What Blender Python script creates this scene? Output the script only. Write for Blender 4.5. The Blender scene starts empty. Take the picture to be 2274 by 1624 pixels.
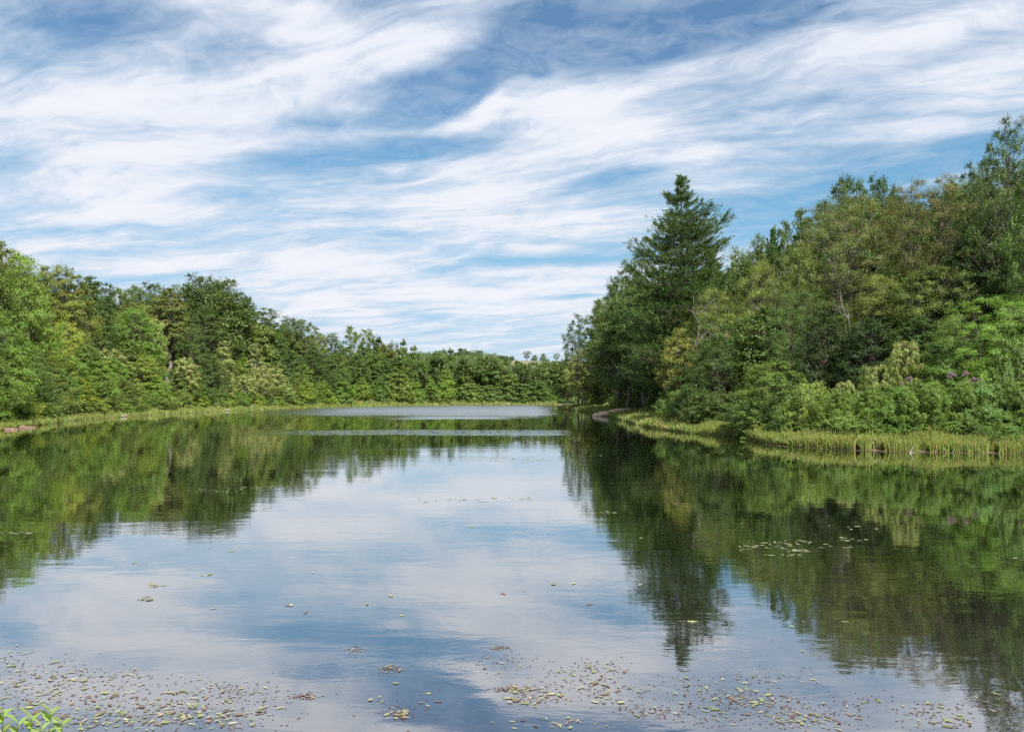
import bpy, math, random
import numpy as np
from mathutils import Vector
R = math.radians
rng = np.random.default_rng(11)
random.seed(11)
scene = bpy.context.scene
COL = scene.collection

# ------------------------------------------------------------------ camera
F, CX, HY, CAMH = 1785.0, 1136.5, 880.0, 3.0      # focal length, centre, eye level (in pixels of a 2273 px wide survey) and eye height
cd = bpy.data.cameras.new('camera'); cam = bpy.data.objects.new('camera', cd); COL.objects.link(cam)
cam.location = (0, 0, CAMH); cam.rotation_euler = (R(90), 0, 0)
cd.sensor_width = 36; cd.lens = 36 * F / 2273; cd.shift_y = (HY - 812) / 2273
cd.clip_start = 0.1; cd.clip_end = 6000
scene.camera = cam

# ------------------------------------------------------------------ light
SUN_DIR = Vector((0.44, -0.80, 1.10)).normalized()
sun_el = math.asin(SUN_DIR.z); sun_az = math.atan2(SUN_DIR.x, SUN_DIR.y)
sd = bpy.data.lights.new('sun', 'SUN'); sun = bpy.data.objects.new('sun', sd); COL.objects.link(sun)
sd.energy = 5.0; sd.angle = R(0.55); sd.color = (1.0, 0.955, 0.87)
sun.rotation_euler = SUN_DIR.to_track_quat('Z', 'Y').to_euler()
scene.view_settings.view_transform = 'Standard'; scene.view_settings.look = 'None'
scene.view_settings.gamma = 1; scene.view_settings.use_curve_mapping = False
scene.view_settings.exposure = 1.0
cy = scene.cycles
cy.max_bounces = 6; cy.diffuse_bounces = 3; cy.glossy_bounces = 3; cy.transmission_bounces = 4; cy.transparent_max_bounces = 6
cy.use_denoising = False

# ------------------------------------------------------------------ sky
class NT:
    """small helper for wiring shader nodes"""
    def __init__(s, nt): s.nt = nt; s.N = nt.nodes; s.L = nt.links
    def new(s, t, **kw):
        n = s.N.new(t)
        for k, v in kw.items(): setattr(n, k, v)
        return n
    def put(s, inp, v):
        if isinstance(v, bpy.types.NodeSocket): s.L.new(v, inp)
        else: inp.default_value = v
    def m(s, op, *a, clamp=False):
        n = s.N.new('ShaderNodeMath'); n.operation = op; n.use_clamp = clamp
        for i, v in enumerate(a): s.put(n.inputs[i], v)
        return n.outputs[0]
    def vm(s, op, *a):
        n = s.N.new('ShaderNodeVectorMath'); n.operation = op
        for i, v in enumerate(a): s.put(n.inputs[i], v)
        return n.outputs['Value'] if op in ('LENGTH', 'DOT_PRODUCT') else n.outputs[0]
    def mapping(s, v, loc=(0,0,0), rot=(0,0,0), sc=(1,1,1), typ='POINT'):
        n = s.N.new('ShaderNodeMapping'); n.vector_type = typ; s.put(n.inputs[0], v)
        n.inputs[1].default_value = loc; n.inputs[2].default_value = rot; n.inputs[3].default_value = sc
        return n.outputs[0]
    def noise(s, v, scale, detail=2, rough=.5, dist=0, out=0, lac=2.0):
        n = s.N.new('ShaderNodeTexNoise'); s.put(n.inputs['Vector'], v)
        n.inputs['Scale'].default_value = scale; n.inputs['Detail'].default_value = detail
        n.inputs['Roughness'].default_value = rough; n.inputs['Distortion'].default_value = dist
        n.inputs['Lacunarity'].default_value = lac
        return n.outputs[out]
    def mr(s, v, a, b, c=0., d=1., smooth=False):
        n = s.N.new('ShaderNodeMapRange'); s.put(n.inputs[0], v)
        if smooth: n.interpolation_type = 'SMOOTHSTEP'
        for i, q in enumerate((a, b, c, d)): s.put(n.inputs[i+1], q)
        return n.outputs[0]
    def mix(s, f, a, b, typ='MIX'):
        n = s.N.new('ShaderNodeMix'); n.data_type = 'RGBA'; n.blend_type = typ
        s.put(n.inputs[0], f); s.put(n.inputs[6], a); s.put(n.inputs[7], b)
        return n.outputs[2]

world = bpy.data.worlds.new('World'); scene.world = world; world.use_nodes = True
T = NT(world.node_tree); T.N.clear()
tc = T.new('ShaderNodeTexCoord')
sep = T.new('ShaderNodeSeparateXYZ'); T.L.new(tc.outputs['Generated'], sep.inputs[0])
sx, sy, sz = sep.outputs
zz = T.m('MAXIMUM', sz, 0.0)
az = T.m('ARCTAN2', sx, sy); el = T.m('ARCSINE', zz)
# cloud layer plane, flattened a little towards the horizon
den = T.m('ADD', zz, 0.10)
comb = T.new('ShaderNodeCombineXYZ'); T.put(comb.inputs[0], T.m('DIVIDE', sx, den)); T.put(comb.inputs[1], T.m('DIVIDE', sy, den))
pl = comb.outputs[0]
warp = T.noise(pl, 0.9, 4, .55, out=1)
wv = T.vm('SUBTRACT', warp, (.5, .5, .5))
plw = T.vm('ADD', pl, T.vm('SCALE', wv, (0,0,0)) if False else T.vm('MULTIPLY', wv, (.7, .7, 0)))
STR = R(28)
st = T.mapping(T.mapping(plw, rot=(0, 0, STR)), loc=(2, -13, 3), sc=(.30, 1.0, 1))     # streaks run one way across the sky
n1 = T.noise(st, 2.3, 10, .60, .45)
n2 = T.noise(T.mapping(T.mapping(plw, rot=(0, 0, R(16))), loc=(3, 7, 0), sc=(.35, 1.3, 1)), 4.2, 8, .62, .5)
n3 = T.noise(plw, 0.55, 3, .5, .2)
n4 = T.noise(T.mapping(pl, loc=(9, 1, 0)), 9.0, 7, .65, 1.2)
n5 = T.noise(T.mapping(T.mapping(plw, rot=(0, 0, R(40))), loc=(1, 4, 6), sc=(.6, 1.15, 1)), 2.6, 9, .62, .8)
# broad banks and gaps of cloud, placed by azimuth and elevation
ae = T.new('ShaderNodeCombineXYZ'); T.put(ae.inputs[0], az); T.put(ae.inputs[1], el)
aw = T.vm('ADD', ae.outputs[0], T.vm('MULTIPLY', T.vm('SUBTRACT', T.noise(T.mapping(ae.outputs[0], sc=(.5, 1, 1)), 9, 5, .6, out=1), (.5,.5,.5)), (.09, .045, 0)))
def azel(px, py):
    u = (px - CX) / F; a = math.atan(u); return a, math.atan((HY - py) / F * math.cos(a))
#          px    py   half-w half-h  tilt  weight        (tilt: degrees, right end up)
BANKS = [(420, 250, 620, 150, 8, .30), (150, 215, 330, 60, 8, .25), (980, 85, 230, 60, 15, .36), (680, 190, 300, 70, 20, .25),
         (600, 5, 330, 22, 3, .40), (900, 110, 300, 60, 22, .22), (100, 300, 330, 75, 0, .16), (1070, 225, 120, 24, 30, 1.1), (1180, 185, 90, 26, 10, .28),
         (1290, 230, 150, 40, -8, .42), (1620, 125, 400, 30, 11, .26), (1950, 85, 240, 38, 14, .28), (1750, 125, 260, 32, 8, .15), (2190, 28, 190, 42, 4, .50),
         (1420, 320, 280, 50, -18, .30), (1800, 210, 420, 55, 8, .18), (2150, 190, 220, 70, 10, .20), (1150, 400, 330, 80, 25, .30),
         (1250, 500, 380, 45, 4, .32), (900, 480, 220, 35, 8, .2), (500, 570, 560, 60, 3, .28), (1200, 680, 700, 90, 0, .28), (1300, 610, 300, 26, 4, .18),
         (750, 640, 500, 60, 0, .22), (2050, 280, 300, 22, -3, .16), (1900, 340, 320, 14, 8, .14), (1130, 590, 260, 20, 3, .15), (700, 420, 330, 60, 12, .12),
         (300, 440, 400, 60, 5, .2), (200, 350, 380, 60, 5, .2),
         # gaps
         (820, 12, 170, 40, -4, -.45), (60, 40, 300, 40, 5, -.36), (15, 110, 70, 40, 0, -.34), (510, 122, 75, 42, 15, -.46), (600, 100, 60, 25, 0, -.24),
         (970, 205, 150, 50, 12, -1.3), (900, 165, 150, 36, 10, -.45), (1130, 150, 160, 36, 15, -.45), (1250, 120, 210, 52, 2, -.62), (1200, 60, 250, 60, 0, -.30), (1500, 70, 260, 55, 8, -.46),
         (1700, 20, 160, 40, -6, -.42), (1650, 62, 120, 26, 0, -.25), (850, 340, 240, 34, 6, -1.2), (740, 275, 240, 22, 10, -.45), (560, 400, 170, 32, 10, -.36),
         (330, 275, 90, 26, 0, -.16), (1330, 385, 180, 22, 8, -.5), (1640, 245, 180, 20, 2, -.28), (1980, 380, 420, 60, 4, -.50), (1700, 470, 320, 50, 4, -.48),
         (1990, 225, 110, 26, 0, -.18), (2080, 120, 130, 22, 12, -.2), (2250, 300, 160, 50, 0, -.24), (830, 520, 170, 16, 4, -.34), (1000, 545, 150, 24, -6, -.34),
         (230, 530, 260, 22, 2, -.32), (470, 445, 130, 16, 4, -.2), (1240, 578, 220, 12, 4, -.36), (960, 600, 80, 14, 0, -.32), (1130, 640, 200, 8, 0, -.2),
         (1060, 712, 170, 8, 0, -.15), (1280, 540, 130, 12, -3, -.26), (80, 350, 120, 22, 4, -.18), (1690, 540, 240, 30, 0, -.25), (1450, 440, 190, 16, 2, -.24)]
acc = None
for (px, py, hw, hh, tilt, w) in BANKS:
    a, e = azel(px, py)
    g = T.new('ShaderNodeTexGradient', gradient_type='SPHERICAL')
    T.L.new(T.mapping(aw, loc=(a, e, 0), rot=(0, 0, R(tilt)), sc=(1.45*hw/F*math.cos(a)**1.5, 1.45*hh/F*math.cos(a), 1), typ='TEXTURE'), g.inputs[0])
    s_ = T.m('SMOOTHSTEP' if False else 'POWER', g.outputs['Fac'], 1.15)
    acc = T.m('MULTIPLY_ADD', s_, w * (.80 if w < 0 else .66), acc if acc is not None else 0.0)
BASE = .58
d = T.m('ADD', acc, BASE)
d = T.m('MULTIPLY_ADD', T.m('SUBTRACT', n1, .5), 1.25, d)
d = T.m('MULTIPLY_ADD', T.m('SUBTRACT', n2, .5), 1.15, d)
d = T.m('MULTIPLY_ADD', T.m('SUBTRACT', n3, .5), .4, d)
d = T.m('MULTIPLY_ADD', T.m('SUBTRACT', n4, .5), .30, d)
d = T.m('MULTIPLY_ADD', T.m('SUBTRACT', n5, .5), .95, d)
cover = T.mr(d, .14, .82, 0, 1, smooth=False)
cover = T.m('POWER', cover, 0.95)
veil = T.m('MULTIPLY', T.mr(T.m('MULTIPLY_ADD', n4, .55, T.m('MULTIPLY', n2, .45)), .44, .70), T.mr(n3, .3, .6, .15, .62))
cover = T.m('MAXIMUM', cover, veil)                    # thin wisps inside the blue gaps
haze = T.mr(el, 0.0, .22, .9, 0.0)                   # clouds close up towards the horizon
cover = T.m('MAXIMUM', cover, T.m('MULTIPLY', haze, T.mr(d, -.15, .4)))
sky = T.new('ShaderNodeTexSky', sky_type='NISHITA'); sky.sun_disc = False
sky.sun_elevation = sun_el; sky.sun_rotation = sun_az; sky.altitude = 300; sky.air_density = 1.0; sky.dust_density = 0.4; sky.ozone_density = 1.4
SKYS = 0.0505
skyc = T.mix(1.0, sky.outputs[0], (0.90, 1.10, 1.25, 1), 'MULTIPLY')
skyc = T.mix(T.mr(el, .0, .40, .95, .12), skyc, (2.3, 5.6, 7.9, 1))       # milky air low down
bright = T.mr(d, .35, 1.0, .0, 1.0)
cloudc = T.mix(bright, (6.2, 7.2, 8.6, 1), (8.7, 9.0, 9.7, 1))
fin = T.mix(cover, skyc, cloudc)
bg = T.new('ShaderNodeBackground'); T.L.new(fin, bg.inputs[0]); bg.inputs[1].default_value = SKYS
wo = T.new('ShaderNodeOutputWorld'); T.L.new(bg.outputs[0], wo.inputs[0])
world.cycles.sampling_method = 'MANUAL'; world.cycles.sample_map_resolution = 512

# ------------------------------------------------------------------ naming helpers
def tag(o, label=None, cat=None, group=None, kind=None):
    if label: o['label'] = label
    if cat: o['category'] = cat
    if group: o['group'] = group
    if kind: o['kind'] = kind
    return o
def link(o, parent=None):
    COL.objects.link(o)
    if parent is not None: o.parent = parent
    return o
def mesh_np(name, V, Q, mat, col=None, smooth=False, tri=None):
    """mesh from arrays: V (n,3), Q (m,4) quads, col (n,4) vertex values"""
    me = bpy.data.meshes.new(name)
    V = np.ascontiguousarray(V, dtype=np.float32); Q = np.ascontiguousarray(Q, dtype=np.int32)
    me.vertices.add(len(V)); me.vertices.foreach_set('co', V.ravel())
    k = Q.shape[1]
    me.loops.add(Q.size); me.loops.foreach_set('vertex_index', Q.ravel())
    me.polygons.add(len(Q)); me.polygons.foreach_set('loop_start', np.arange(0, Q.size, k, dtype=np.int32))
    if smooth: me.polygons.foreach_set('use_smooth', np.ones(len(Q), dtype=bool))
    me.update(calc_edges=True)
    if col is not None:
        a = me.attributes.new('v', 'FLOAT_COLOR', 'POINT'); a.data.foreach_set('color', np.ascontiguousarray(col, dtype=np.float32).ravel())
    for m in (mat if isinstance(mat, (list, tuple)) else [mat]): me.materials.append(m)
    return me
def material(name):
    m = bpy.data.materials.new(name); m.use_nodes = True
    t = NT(m.node_tree); t.N.clear()
    return m, t
def out(t, sh, disp=None):
    o = t.new('ShaderNodeOutputMaterial'); t.L.new(sh, o.inputs[0])

# ------------------------------------------------------------------ shoreline and land form
LSH = [(-300,1000),(0,955),(180,931),(330,921),(530,910),(700,905),(850,902),(1000,899.5),(1236,898.5)]
RSH = [(1236,905),(1330,918),(1390,936),(1430,947),(1530,961),(1640,968),(1700,984),(1750,990),(1900,999),(2273,1007),(2500,1018),(2850,1040)]
def Dsh(px):
    T_ = LSH if px < 1236 else RSH
    return CAMH * F / (np.interp(px, [a for a, b in T_], [b for a, b in T_]) - HY)
def X(px, D): return (px - CX) / F * D
poly = [(-38, 30), (-30, 16), (-19, 8.5), (-9, 6.3), (-4.6, 5.6), (-2.0, 5.2), (0, 4.2), (5, 4.4), (12, 6), (22, 10), (30, 20), (33, 32)]
poly = [(X(p, Dsh(p)), Dsh(p)) for p, _ in reversed([q for q in RSH if q[0] > 1240])][::-1][::-1]
right_pts = [(X(p, Dsh(p)), Dsh(p)) for p in (2850, 2680, 2500, 2273, 2100, 1900, 1750, 1700, 1640, 1580, 1530, 1480, 1430, 1390, 1360, 1330, 1290, 1240)]
left_pts = [(X(p, Dsh(p)), Dsh(p)) for p in (1225, 1120, 1000, 920, 850, 770, 700, 610, 530, 430, 330, 250, 180, 90, 0, -140, -300)]
poly = [(-38, 24), (-30, 15), (-19, 8.5), (-9, 6.3), (-4.6, 5.6), (-2.0, 5.2), (0, 4.2), (5, 4.4), (12, 6), (22, 10), (30, 20)] + right_pts + [(17, 235), (24, 262), (26, 283)] + left_pts
# small irregularities along the edge
PP = []
rs = random.Random(4)
for i in range(len(poly)):
    a, b = poly[i], poly[(i+1) % len(poly)]
    n = max(1, int(math.hypot(b[0]-a[0], b[1]-a[1]) / 3.5))
    for k in range(n):
        t = k / n; j = 0.0 if k == 0 else min(.55, .012 * math.hypot(a[0], a[1]) + .12)
        PP.append((a[0]+(b[0]-a[0])*t + rs.uniform(-j, j), a[1]+(b[1]-a[1])*t + rs.uniform(-j, j)))
PP = np.array(PP)
def sdist(P):
    """signed distance to the shoreline, positive on land"""
    P = np.atleast_2d(P); A = PP; B = np.roll(PP, -1, axis=0); best = np.full(len(P), 1e18); inside = np.zeros(len(P), bool)
    for a, b in zip(A, B):
        ab = b - a; t = np.clip(((P - a) @ ab) / (ab @ ab), 0, 1)
        dd = ((P - a - t[:, None] * ab) ** 2).sum(1); best = np.minimum(best, dd)
        c = ((a[1] > P[:, 1]) != (b[1] > P[:, 1]))
        if a[1] != b[1]:
            xx = a[0] + (P[:, 1] - a[1]) / (b[1] - a[1]) * (b[0] - a[0]); inside ^= (c & (P[:, 0] < xx))
    s = np.sqrt(best); s[inside] *= -1
    return s
def sstep(a, b, x):
    t = np.clip((x - a) / (b - a), 0, 1); return t*t*(3-2*t)
def ground(P):
    P = np.atleast_2d(np.asarray(P, float)); x, y = P[:, 0], P[:, 1]; d = sdist(P); dl = np.maximum(d, 0)
    bump = .18*np.sin(x*.31+1.3)*np.sin(y*.27) + .25*np.sin(x*.11)*np.cos(y*.13+.4)
    bank = .35 * sstep(0, 3, d)
    wl = sstep(-20, -52, x) * (1 - sstep(235, 330, y)) ; wr = sstep(8, 22, x) * sstep(20, 38, y) * (1 - sstep(180, 300, y))
    wn = 1 - sstep(6, 26, y)
    hill_l = 21 * (1 - np.exp(-np.maximum(dl-1.5, 0)/52)); hill_r = 14 * (1 - np.exp(-np.maximum(dl-5, 0)/34)); near = 1.1 * sstep(0, 5, d)
    far = .018 * dl + 22 * sstep(320, 640, y) * (1 + .13*np.sin(x*.012+2.0)) - 7 * sstep(40, 260, x) * sstep(320, 640, y)
    z = bank + hill_l*wl + hill_r*wr + near*wn + np.maximum(far, 0) * (1 - wn) + bump * sstep(3, 12, d)
    return np.where(d > 0, z, np.maximum(-2.0, d * .22))
def gz(x, y): return float(ground([(x, y)])[0])

def axis(lo, mid0, mid1, hi, step, g):
    a = list(np.arange(mid0, mid1, step)); s = step; v = mid1
    while v < hi: a.append(v); s *= g; v += s
    a.append(hi); s = step; v = mid0 - step
    while v > lo: a.insert(0, v); s *= g; v -= s
    a.insert(0, lo); return np.array(a)
gx = axis(-2600, -100, 75, 2600, 1.0, 1.09); gy = axis(-60, 0, 130, 260, 1.0, 1.012); gy = np.concatenate([gy[gy < 259], axis(260, 261, 320, 4500, 1.6, 1.06)])
XX, YY = np.meshgrid(gx, gy); GP = np.stack([XX.ravel(), YY.ravel()], 1); ZZ = ground(GP)
nx, ny = len(gx), len(gy); ii = (np.arange(ny-1)[:, None]*nx + np.arange(nx-1)[None]).ravel()
gm, t = material('ground_soil')
tcg = t.new('ShaderNodeTexCoord'); ob = tcg.outputs['Object']
na = t.noise(ob, .35, 6, .6); nb = t.noise(ob, 3.2, 5, .6); nc = t.noise(ob, .045, 4, .55)
c = t.mix(t.mr(na, .35, .65), (.045, .075, .018, 1), (.085, .115, .028, 1))
c = t.mix(t.mr(nb, .5, .72), c, (.10, .078, .035, 1))
sepg = t.new('ShaderNodeSeparateXYZ'); t.L.new(ob, sepg.inputs[0])
mead = t.m('MULTIPLY', t.mr(sepg.outputs[1], 520, 600), t.mr(nc, .38, .6))
c = t.mix(mead, c, (.20, .185, .095, 1))
shore = t.mr(sepg.outputs[2], .06, .22, 1, 0)
c = t.mix(t.m('MULTIPLY', shore, t.mr(nb, .3, .55)), c, (.15, .075, .052, 1))       # reddish bare mud at the edge
bs = t.new('ShaderNodeBsdfPrincipled'); t.put(bs.inputs['Base Color'], c); bs.inputs['Roughness'].default_value = .95
bp = t.new('ShaderNodeBump'); t.put(bp.inputs['Height'], nb); bp.inputs['Strength'].default_value = .6; bp.inputs['Distance'].default_value = .12; t.L.new(bp.outputs[0], bs.inputs['Normal'])
out(t, bs.outputs[0])
ground_o = link(bpy.data.objects.new('ground', mesh_np('ground', np.column_stack([GP, ZZ]), np.column_stack([ii, ii+1, ii+nx+1, ii+nx]), gm, smooth=True)))
tag(ground_o, kind='structure')

# ------------------------------------------------------------------ lake
wm, t = material('lake_water')
tcw = t.new('ShaderNodeTexCoord'); ob = tcw.outputs['Object']
s3 = t.new('ShaderNodeSeparateXYZ'); t.L.new(ob, s3.inputs[0]); wx, wy = s3.outputs[0], s3.outputs[1]
big = t.noise(t.mapping(ob, sc=(.40, 1, 1)), .085, 7, .68)
wyn = t.m('MULTIPLY_ADD', t.m('SUBTRACT', big, .5), 60, wy)            # uneven edges of the wind patches
ratio = t.m('DIVIDE', wx, t.m('MAXIMUM', wy, 1.0))
rn = t.m('MULTIPLY_ADD', t.m('SUBTRACT', big, .5), .10, ratio)
far1 = t.m('MULTIPLY', t.mr(wyn, 116, 138), t.m('MULTIPLY', t.mr(rn, -.34, -.20), t.mr(rn, .060, .030)))
far2 = t.m('MULTIPLY', t.m('MULTIPLY', t.mr(wyn, 104, 108), t.mr(wyn, 122, 118)), t.m('MULTIPLY', t.mr(rn, -.16, -.10), t.mr(rn, .0, -.02)))
gap_ = t.mr(t.noise(t.mapping(ob, sc=(.12, 1, 1)), .16, 3, .5), .36, .46)
ruf = t.m('MAXIMUM', t.m('MULTIPLY', far1, t.mr(gap_, 0, 1, .55, 1)), far2)
w2 = t.m('MULTIPLY_ADD', t.m('SUBTRACT', big, .5), 9, wy)
band = t.m('MULTIPLY', t.m('MULTIPLY', t.mr(w2, 62, 64), t.mr(w2, 74, 70)), t.m('MULTIPLY', t.mr(ratio, -.34, .0, .0, .42), t.mr(ratio, .075, .06)))
spk = t.mr(t.noise(t.mapping(ob, sc=(.9, 1, 1)), 1.5, 3, .6), .44, .56)
band = t.m('MULTIPLY', band, t.m('MAXIMUM', spk, t.mr(ratio, -.1, .05, 0, .5)))
# ripples, crests lying across the view
h1 = t.noise(t.mapping(ob, rot=(0, 0, R(7)), sc=(.45, 1, 1)), 2.3, 4, .55, .3)
h2 = t.noise(t.mapping(ob, rot=(0, 0, R(-9)), sc=(.30, 1, 1)), .8, 3, .5, .2)
h3 = t.noise(t.mapping(ob, sc=(.5, 1, 1)), 9.0, 3, .6)
patch = t.mr(t.noise(t.mapping(ob, sc=(.3, 1, 1)), .10, 3, .5), .40, .62, .35, 1.25)
amp = t.m('ADD', patch, t.m('MULTIPLY', t.m('MAXIMUM', ruf, band), 22.0))
hh = t.m('ADD', t.m('MULTIPLY', h1, .55), t.m('ADD', t.m('MULTIPLY', h2, 1.0), t.m('MULTIPLY', h3, .10)))
bw = t.new('ShaderNodeBump'); t.put(bw.inputs['Height'], t.m('MULTIPLY', hh, amp)); bw.inputs['Strength'].default_value = 1.0; bw.inputs['Distance'].default_value = .0048
lw = t.new('ShaderNodeLayerWeight'); lw.inputs[0].default_value = .5
nv = t.m('SUBTRACT', 1.0, lw.outputs['Facing'])
fres = t.m('MULTIPLY', t.m('POWER', 2.718, t.m('MULTIPLY', nv, -1.85)), t.m('MULTIPLY_ADD', ruf, -.30, .98))
gl = t.new('ShaderNodeBsdfGlossy'); gl.distribution = 'GGX'; gl.inputs['Color'].default_value = (.97, .98, .98, 1)
t.put(gl.inputs['Roughness'], t.m('ADD', t.mr(wy, 20, 160, .002, .016), t.m('MULTIPLY', t.m('MAXIMUM', ruf, t.m('MULTIPLY', band, .4)), .28))); t.L.new(bw.outputs[0], gl.inputs['Normal'])
df = t.new('ShaderNodeBsdfDiffuse')
shal = t.mr(wy, 6, 15, 1, 0)
t.put(df.inputs['Color'], t.mix(shal, (.004, .006, .002, 1), t.mix(t.noise(ob, 1.1, 5, .6), (.040, .030, .030, 1), (.012, .012, .013, 1))))
mx = t.new('ShaderNodeMixShader'); t.put(mx.inputs[0], fres); t.L.new(df.outputs[0], mx.inputs[1]); t.L.new(gl.outputs[0], mx.inputs[2])
out(t, mx.outputs[0])
wv_ = np.array([(-400, -60, 0), (300, -60, 0), (300, 330, 0), (-400, 330, 0)], float)
lake = link(bpy.data.objects.new('lake_water', mesh_np('lake_water', wv_, np.array([[0, 1, 2, 3]]), wm)))
tag(lake, kind='structure')

# ------------------------------------------------------------------ leaf, bark and grass materials
def leaf_mat(name, transl=.24, rough=.5, spec=.35, tip=None, varh=.035, varv=.55):
    m, t = material(name)
    oi = t.new('ShaderNodeObjectInfo'); at = t.new('ShaderNodeAttribute'); at.attribute_name = 'v'
    s = t.new('ShaderNodeSeparateColor'); t.L.new(at.outputs['Color'], s.inputs[0])
    r, g, b = s.outputs
    hs = t.new('ShaderNodeHueSaturation')
    t.put(hs.inputs['Hue'], t.m('MULTIPLY_ADD', t.m('SUBTRACT', r, .5), varh, .5)); t.put(hs.inputs['Saturation'], t.mr(b, 0, 1, .82, 1.1))
    t.put(hs.inputs['Value'], t.m('MULTIPLY_ADD', t.m('SUBTRACT', r, .5), varv, 1.0)); t.put(hs.inputs['Color'], oi.outputs['Color'])
    c = hs.outputs[0]
    if tip: c = t.mix(t.m('MULTIPLY', t.mr(g, tip[1], 1.0), tip[2]), c, tip[0])
    p = t.new('ShaderNodeBsdfPrincipled'); t.put(p.inputs['Base Color'], c); p.inputs['Roughness'].default_value = rough
    p.inputs['Specular IOR Level'].default_value = spec
    tr = t.new('ShaderNodeBsdfTranslucent'); t.put(tr.inputs['Color'], t.mix(1.0, c, (1.25, 1.25, .55, 1), 'MULTIPLY'))
    mx = t.new('ShaderNodeMixShader'); mx.inputs[0].default_value = transl; t.L.new(p.outputs[0], mx.inputs[1]); t.L.new(tr.outputs[0], mx.inputs[2])
    out(t, mx.outputs[0]); return m
M_LEAF = leaf_mat('leaf_green')
M_YEL = leaf_mat('leaf_with_yellow_sprays', tip=((.30, .26, .04, 1), .55, .55))
M_TAN = leaf_mat('leaf_with_tan_flower_tips', tip=((.42, .36, .17, 1), .50, .8))
M_BROWN = leaf_mat('leaf_with_brown_tips', tip=((.22, .13, .055, 1), .6, .38))
M_GLOSS = leaf_mat('leaf_pale_glossy', rough=.5, spec=.2, tip=((.17, .28, .07, 1), .5, .2))
M_NEEDLE = leaf_mat('pine_needles', transl=.16, varv=.6)
def bark_mat(name, c1, c2, sc=3.0):
    m, t = material(name); tc_ = t.new('ShaderNodeTexCoord')
    n = t.noise(t.mapping(tc_.outputs['Object'], sc=(sc, sc, sc*.25)), 2.2, 6, .65)
    p = t.new('ShaderNodeBsdfPrincipled'); t.put(p.inputs['Base Color'], t.mix(t.mr(n, .35, .65), c1, c2)); p.inputs['Roughness'].default_value = .9
    b = t.new('ShaderNodeBump'); t.put(b.inputs['Height'], n); b.inputs['Strength'].default_value = .7; b.inputs['Distance'].default_value = .05; t.L.new(b.outputs[0], p.inputs['Normal'])
    out(t, p.outputs[0]); return m
M_BARK = bark_mat('bark_grey_brown', (.035, .028, .022, 1), (.13, .11, .09, 1))
M_PALE = bark_mat('bark_pale', (.10, .085, .07, 1), (.30, .26, .22, 1))
M_SNAG = bark_mat('dead_bark', (.07, .06, .05, 1), (.24, .205, .18, 1))
M_DEAD = bark_mat('dead_wood', (.16, .125, .10, 1), (.40, .34, .29, 1))
def grass_mat(name, lo, hi, base):
    m, t = material(name); at = t.new('ShaderNodeAttribute'); at.attribute_name = 'v'
    s = t.new('ShaderNodeSeparateColor'); t.L.new(at.outputs['Color'], s.inputs[0])
    c = t.mix(s.outputs[0], lo, hi); c = t.mix(t.mr(s.outputs[1], 0, .35, .75, 0), c, base)
    c = t.mix(t.mr(s.outputs[2], .86, .95), c, (.33, .22, .09, 1))
    p = t.new('ShaderNodeBsdfPrincipled'); t.put(p.inputs['Base Color'], c); p.inputs['Roughness'].default_value = .55
    tr = t.new('ShaderNodeBsdfTranslucent'); t.put(tr.inputs['Color'], c)
    mx = t.new('ShaderNodeMixShader'); mx.inputs[0].default_value = .3; t.L.new(p.outputs[0], mx.inputs[1]); t.L.new(tr.outputs[0], mx.inputs[2])
    out(t, mx.outputs[0]); return m
M_REED = grass_mat('reed_yellow_green', (.075, .145, .018, 1), (.22, .25, .04, 1), (.10, .09, .035, 1))
M_GRASS = grass_mat('bank_grass', (.085, .15, .025, 1), (.22, .27, .055, 1), (.09, .09, .035, 1))

# ------------------------------------------------------------------ plant builders
def unit(v): return v / np.maximum(np.linalg.norm(v, axis=-1, keepdims=True), 1e-9)
def kites(C, D_, N, L, Wd, rnd):
    """leaf-shaped quads: centre C, axis D_, normal N, length L, width Wd"""
    S = unit(np.cross(D_, N)); L = np.asarray(L)[:, None]; Wd = np.asarray(Wd)[:, None]
    a = C - D_*L*.5; b = C + S*Wd*.5 - D_*L*.05; c = C + D_*L*.5; d = C - S*Wd*.5 - D_*L*.05
    V = np.stack([a, b, c, d], 1).reshape(-1, 3); Q = np.arange(len(V)).reshape(-1, 4)
    return V, Q, np.repeat(rnd, 4, axis=0)
def tubes(paths, sides=5):
    """tapered limbs: list of (points (k,3), radii (k,))"""
    VV, QQ = [], []; off = 0
    for P, r in paths:
        P = np.asarray(P, float); k = len(P); T_ = unit(np.gradient(P, axis=0))
        ref = np.tile([[.31, .93, .12]], (k, 1)); U = unit(np.cross(T_, ref)); W_ = np.cross(T_, U)
        th = np.linspace(0, 2*math.pi, sides, endpoint=False)
        ring = P[:, None] + (np.cos(th)[None, :, None]*U[:, None] + np.sin(th)[None, :, None]*W_[:, None]) * np.asarray(r)[:, None, None]
        VV.append(ring.reshape(-1, 3))
        i = np.arange(k-1)[:, None]*sides; j = np.arange(sides)[None]; j2 = (j+1) % sides
        QQ.append(np.stack([i+j, i+j2, i+sides+j2, i+sides+j], -1).reshape(-1, 4) + off); off += k*sides
    return np.concatenate(VV), np.concatenate(QQ)
def curve(a, b, k, sag, wob, g):
    t = np.linspace(0, 1, k)[:, None]; a = np.asarray(a); b = np.asarray(b); P = a + (b-a)*t
    P[:, 2:] += sag * np.sin(t*math.pi) * np.linalg.norm(b-a)
    P[1:-1] += g.normal(0, wob, (k-2, 3)) * np.linalg.norm(b-a)
    return P
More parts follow.
